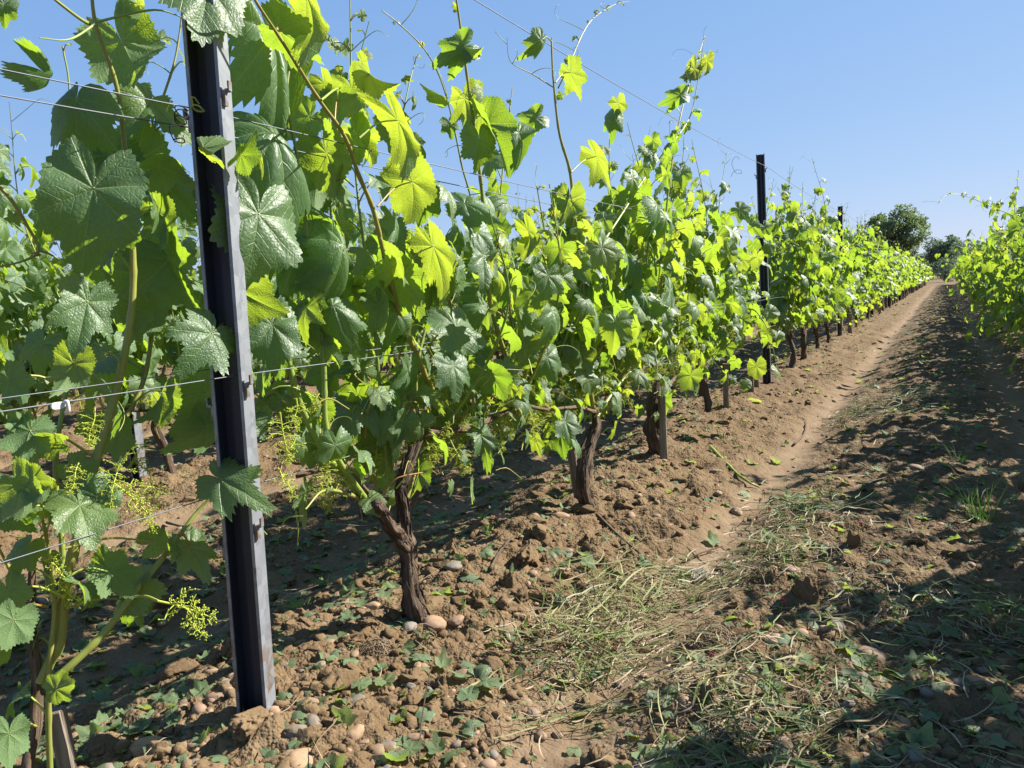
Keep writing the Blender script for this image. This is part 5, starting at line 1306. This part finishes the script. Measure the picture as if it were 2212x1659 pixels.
# ------------------------------------------------------------------ vines that repeat along the rows
def proto_vine(seed, fam, sides, nsh, h0, h1, tall, smax, half=.55, split=True, nodes_n=36, clusters=5, leafy=1.0, tend=True, spread=.13, droop=0, fill=0, fx=.17, fz=(.4, 1.22)):
    g = np.random.default_rng(seed); root = empty('grapevine', (0, 0, 0)); nk = len(fam)
    bend = g.normal(0, .05, (3, 2)); mb = MB()
    pts = [(0, 0, -.06), (bend[0, 0]*.4, bend[0, 1], .12), (bend[1, 0]*.5, bend[1, 1], .26), (bend[2, 0]*.3, bend[2, 1]*1.5, .24), (0, bend[2, 1], .31)]
    r = g.uniform(.020, .032); trunk_mesh(mb, pts, [r*1.35, r, r*.95, r*.9, r*.7], seed, 18 if split else 8, 30 if split else 8)
    trunk_mesh(mb, [(0, bend[2, 1], .28), (.01, .2, .35), (0, .42, .34)], [.012, .009, .006], seed+1, 10 if split else 5, 14 if split else 5)
    trunk_mesh(mb, [(0, bend[2, 1], .28), (-.01, -.2, .34), (0, -.42, .33)], [.012, .009, .006], seed+2, 10 if split else 5, 14 if split else 5)
    mb.build('trunk', M_BARK, root)
    allm = MB(); alll = MB()
    for i in range(nsh):
        yy = -half+2*half*(i+.5)/nsh+g.normal(0, .04); top = g.uniform(h0, h1) if g.random() > tall else g.uniform(h1, h1+.38)
        dx, dy = g.normal(0, spread), g.normal(0, .20); z0 = .30; x0 = g.normal(0, .04)
        p = smooth(np.array([(x0, yy, z0), (x0+dx*.6, yy+dy*.3, z0+(top-z0)*.3), (dx+g.normal(0, .03), yy+dy*.7, z0+(top-z0)*.65), (dx*.8+g.normal(0, .06), yy+dy+g.normal(0, .05), top)]), nodes_n if split else 10)
        if i < droop:
            sd = -1 if i % 2 else 1; q = g.uniform(.75, 1.2)
            p = smooth(np.array([(0, yy, .45), (sd*.2*q, yy+dy, .62), (sd*.34*q, yy+dy*2, .50), (sd*.42*q, yy+dy*3, .24)]), nodes_n if split else 10)
        sh = make_shoot(g, p, g.uniform(.0036, .005), smax*g.uniform(.85, 1.15), (.36 if i >= droop else .12), 1.0, leafy, None, 0, .3, tend)
        a = MB() if split else allm; l = MB() if split else alll
        shoot_mesh(a, sh, sides, (.5, g.uniform(0, .3), g.uniform(0, .4), 1), g=g)
        if sh['leaves']:
            Ms, q, kinds, cols = leaf_arrays(sh['leaves'], g, nk); add_leaves(l, fam, Ms, q, kinds, cols)
        if split:
            so_ = a.build('shoot', M_CANE, root)
            if l.n: l.build('foliage', M_LEAF, so_)
    if fill:
        n = fill; q = np.stack([g.normal(0, fx, n), g.uniform(-half, half, n), g.uniform(fz[0], fz[1], n)], -1); sd = np.sign(q[:, 0]+g.normal(0, .06, n)); o = unit(np.stack([sd, g.normal(0, .6, n), 0*sd], -1))
        nm_ = unit(o*g.uniform(.2, .9, (n, 1))+np.array([0, 0, .45])+TOSUN*g.uniform(0, .6, (n, 1))+g.normal(0, .33, (n, 3))); tp_ = unit(np.array([0, 0, -.85])+o*g.uniform(.1, .8, (n, 1))+g.normal(0, .3, (n, 3)))
        sz_ = smax*g.uniform(.5, 1.1, n); cc = np.zeros((n, 4)); cc[:, 3] = 1; cc[:, 0] = g.random(n); cc[:, 1] = g.choice([0, 0, .2, .45], n)
        lm = MB() if split else alll; add_leaves(lm, fam, leaf_frame(tp_, nm_, sz_), q, g.integers(0, nk, n), cc)
        e = q-o*sz_[:, None]*.9-np.array([0, 0, .03]); am = MB() if split else allm; tubes(am, np.stack([e, (q+e)/2+(0, 0, .01), q], 1), np.full((n, 3), .0016), 3, (.5, .6, .2, 1))
        if split: link_ = am.build('side_shoots', M_CANE, root); link_['kind'] = 'stuff'; lm.build('foliage', M_LEAF, link_)
    if not split:
        allm.build('shoots', M_CANE, root); alll.build('foliage', M_LEAF, root)
    for j in range(clusters):
        put_cluster(root, (g.normal(0, .08), g.uniform(-half, half), g.uniform(.42, .62)), (g.normal(0, .4), g.normal(0, .4), -1), g.uniform(.6, .9), j)
    return root

def copy_tree(o, parent=None):
    c = o.copy(); COL.objects.link(c); c.parent = parent
    for ch in o.children: copy_tree(ch, c)
    return c

_used = set()
def put_vine(proto, x, y, label, group, g, scale=None):
    o = proto if proto.name not in _used else copy_tree(proto)
    _used.add(proto.name)
    s = scale or g.uniform(.94, 1.06); o.location = (x+g.normal(0, .02), y, float(H(x, y))); o.rotation_euler = (0, 0, (0 if g.random() < .5 else PI)+g.normal(0, .05))
    o.scale = (1, 1, s); return tag(o, label, 'grapevine', group)
g = np.random.default_rng(90)
MIDP = [proto_vine(700+i, L_MID, 6, 18, 1.05, 1.32, .3, .086, clusters=8, droop=3, fill=110) for i in range(5)]
LOWP = [proto_vine(720+i, L_LOW, 4, 17, 1.02, 1.28, .3, .080, split=False, clusters=0, tend=i < 2, fill=110) for i in range(4)]
FARP = [proto_vine(740+i, L_TINY, 3, 14, 1.05, 1.3, .2, .095, split=False, clusters=0, tend=False, fill=110) for i in range(3)]
RIGP = [proto_vine(760+i, L_MID, 5, 24, 1.0, 1.28, .12, .082, clusters=2, spread=.22, droop=10, fill=200, fx=.26, fz=(.22, 1.15)) for i in range(4)]
RLOW = [proto_vine(780+i, L_LOW, 4, 20, 1.0, 1.28, .15, .082, split=False, clusters=0, tend=False, spread=.2, droop=7, fill=170, fx=.24, fz=(.22, 1.15)) for i in range(3)]
LGRP = 'vines of the left row'
near = [(4.6, 'thin bent trunk of the vine left of the tall thin grey stake'), (5.3, 'vine rising behind the pair of short stakes, left of the second post'), (6.95, 'vine with its dark trunk directly right of the second post'),
        (7.85, 'second vine beyond the second post, with a slim bent trunk'), (8.75, 'third vine beyond the second post, its trunk beside a slim stake'), (9.75, 'fourth vine beyond the second post'), (10.8, 'vine just in front of the third metal post')]
MIDL = list(range(5))
for i, (y, lab) in enumerate(near):
    put_vine(MIDP[i % 5], ROWX-(.1, .3, 0, 0, 0, 0, 0)[i], y, lab, LGRP, g, (1.0, .98, 1.03, 1.06, .97, 1.0, 1.02)[i])
y = 11.9; i = 0
while y < 62:
    pr = MIDP[i % 5] if y < 14 else (LOWP[i % 4] if y < 30 else FARP[i % 3])
    lab = 'leafy vine of the left row between the third and fourth posts' if y < POSTY[1]+2*dY else 'leafy vine far down the left row, merging with its neighbours'
    put_vine(pr, ROWX, y, lab, LGRP, g); y += 1.05+g.normal(0, .05); i += 1
y = 1.55; i = 0; first = True
while y < 62:
    if 2.75 < y < 3.75: y += .5; continue
    pr = MIDP[i % 5] if y < 4.9 else RIGP[i % 4] if y < 15 else (RLOW[i % 3] if y < 32 else FARP[i % 3])
    lab = ('leafy vine of the right row, near enough to show single leaves' if y < 15 else 'leafy vine far down the right row, merging with its neighbours')
    put_vine(pr, ROWR, y, lab, 'vines of the right row', g, .95 if y < 4.9 else 1.0 if y < 10 else None); y += 1.03+g.normal(0, .06); i += 1
for r_, (ya, yb) in enumerate([(1.3, 34), (2.4, 40), (3.4, 40), (4.4, 44), (6, 48), (7, 50)]):
    X = ROWX-(r_+1)*PITCH; y = ya; i = r_
    while y < yb:
        pr = MIDP[i % 5] if (r_ == 0 and y < 7) else (LOWP[i % 4] if y < 22 and r_ < 3 else FARP[i % 3])
        lab = 'leafy vine in the row just behind the left row' if r_ == 0 else 'leafy vine in the farther rows at the left edge'
        put_vine(pr, X, y, lab, 'vines in the row behind' if r_ == 0 else 'vines in farther rows', g); y += 1.05+(r_ > 2)*.6; i += 1

# long arching shoot of the right row against the sky
mb = MB(); A = [PD(2212+60, 505, 7.2), PD(2212, 475, 7.0), PD(2150, 450, 6.8), PD(2090, 425, 6.6), PD(2050, 420, 6.5), PD(2025, 440, 6.4)]
b = np.array([ROWR-.1, A[0][1], 0.9])
rt = empty('grapevine', (ROWR, float(A[0][1])+.1, float(H(ROWR, A[0][1])))); base = np.array(rt.location)
P = smooth(np.array([base+(0, 0, .45), base+(-.1, 0, .8), A[0], A[1], A[2], A[3], A[4], A[5]]), 50)
mbt = MB(); trunk_mesh(mbt, [(0, 0, -.05), (.02, .03, .2), (0, 0, .46)], [.03, .025, .02], 5, 16, 20); mbt.build('trunk', M_BARK, rt)
sh = make_shoot(np.random.default_rng(4), P, .0050, .07, .5, .8, .9, None, float(base[2]), .75, True); shoot_mesh(mb, sh, 8); 
for q in mb.v: q -= base
so_ = mb.build('shoot', M_CANE, rt); l = MB(); Ms, q, kinds, cols = leaf_arrays(sh['leaves'], g, len(L_MID)); add_leaves(l, L_MID, Ms, q-base, kinds, cols); l.build('foliage', M_LEAF, so_)
tag(rt, 'vine of the right row with one long bare shoot arching out against the sky', 'grapevine', 'vines of the right row')

# ------------------------------------------------------------------ trees beyond the vineyard
def tree(name, p, h, wd, label, mats, seed, nleaf=5200, lsz=.22, group=None, trunk_h=.25, lobes=11):
    g = np.random.default_rng(seed); root = empty(name, p); mb = MB()
    trunk_mesh(mb, [(0, 0, -.2), (.05*h*.1, 0, h*.2), (.02, .03, h*.45), (0, 0, h*.75)], [.035*h, .026*h, .017*h, .006*h], seed, 12, 20)
    C = []
    for i in range(lobes):
        a = i*2.4; z = h*(trunk_h+.12+(.86-trunk_h-.12)*((i+.5)/lobes)); rr = wd*.5*(.25+.75*math.sin(PI*min(1, (.25+.75*(1-(i+.5)/lobes)))))*.62
        c = np.array([math.cos(a)*rr*g.uniform(.6, 1.1), math.sin(a)*rr*g.uniform(.6, 1.1), z]); C.append((c, wd*g.uniform(.17, .27)))
        st = np.array([0, 0, max(h*.15, z-h*.2)]); tubes(mb, smooth(np.array([st, (st+c)/2+(0, 0, .03*h), c]), 6)[None], np.linspace(.011*h, .003*h, 6)[None], 5)
    mb.build('trunk', M_BARK, root)
    mb = MB(); P = []; col = []
    for c, r in C:
        n = nleaf//lobes; d = unit(g.normal(0, 1, (n, 3))); rad = r*(.55+.5*g.random(n)**.6)*(1+.35*vnoise(d*2.3+c, seed)); keep = vnoise((c+d*rad[:, None])*(7/wd), seed+3) > -.32
        P.append((c+d*rad[:, None]*np.array([1, 1, .85]))[keep]); col.append((np.clip(.5+.45*vnoise((c+d*rad[:, None])*(9/wd), seed+7), 0, 1))[keep])
    P = np.concatenate(P); col = np.concatenate(col); n = len(P); tp = unit(g.normal(0, 1, (n, 3))); nm = unit(g.normal(0, .7, (n, 3))+np.array([0, 0, .9])); Ms = leaf_frame(tp, nm, lsz*g.uniform(.5, 1.2, n))
    v = np.array([[0, 0, 0], [.38, .5, .08], [0, 1, 0], [-.38, .5, .08]]); V = np.einsum('nij,vj->nvi', Ms, v)+P[:, None]; c = np.zeros((n, 4, 4)); c[..., 3] = 1; c[..., 0] = np.clip(col+g.normal(0, .15, n), 0, 1)[:, None]
    mb.add(V.reshape(-1, 3), np.arange(n*4).reshape(n, 4), None, c.reshape(-1, 4)); mb.build('crown', mats, root, False)
    return tag(root, label, 'tree', group)
MT1 = tree_leaf_material('oak_leaves', (.13, .18, .09), (.20, .25, .12)); MT2 = tree_leaf_material('dark_leaves', (.09, .13, .11), (.14, .18, .15))
def at_depth(x, dep):
    p = PD(x, 590, dep); p[2] = 0; return p
tree('deciduous_tree', at_depth(1935, 74), 7.4, 5.8, 'large round green tree rising behind the far end of the left row', MT1, 5, 15000, .26)
tree('deciduous_tree', at_depth(1885, 80), 6.0, 4.5, 'lower green tree left of the large round one, half behind vines', MT1, 6, 9000, .26)
tree('dark_tree', at_depth(2040, 105), 5.9, 5.4, 'dark bluish tree closing the end of the alley', MT2, 7, 10000, .28)
tree('dark_tree', at_depth(2080, 118), 5.4, 6.5, 'low dark tree right of the one closing the alley', MT2, 8, 9000, .28)
tree('dark_tree', at_depth(2015, 122), 4.2, 5.5, 'small dark tree left of the one closing the alley', MT2, 9, 8000, .28)
tree('bush', at_depth(2042, 70), 2.2, 2.6, 'dark bush at the end of the alley below the dark tree', MT2, 10, 2600, .16, None, .05, 7)
for i, x in enumerate((-120, -20, 70, 130, 230, 330)):
    tree('dark_tree', at_depth(x, 92+4*(i % 3)), (7.2, 6.4, 9.4, 7.6, 7.0, 6.6)[i], 6.5, 'dark distant tree on the skyline at the left edge', MT2, 20+i, 5000, .36, 'skyline trees at the left')
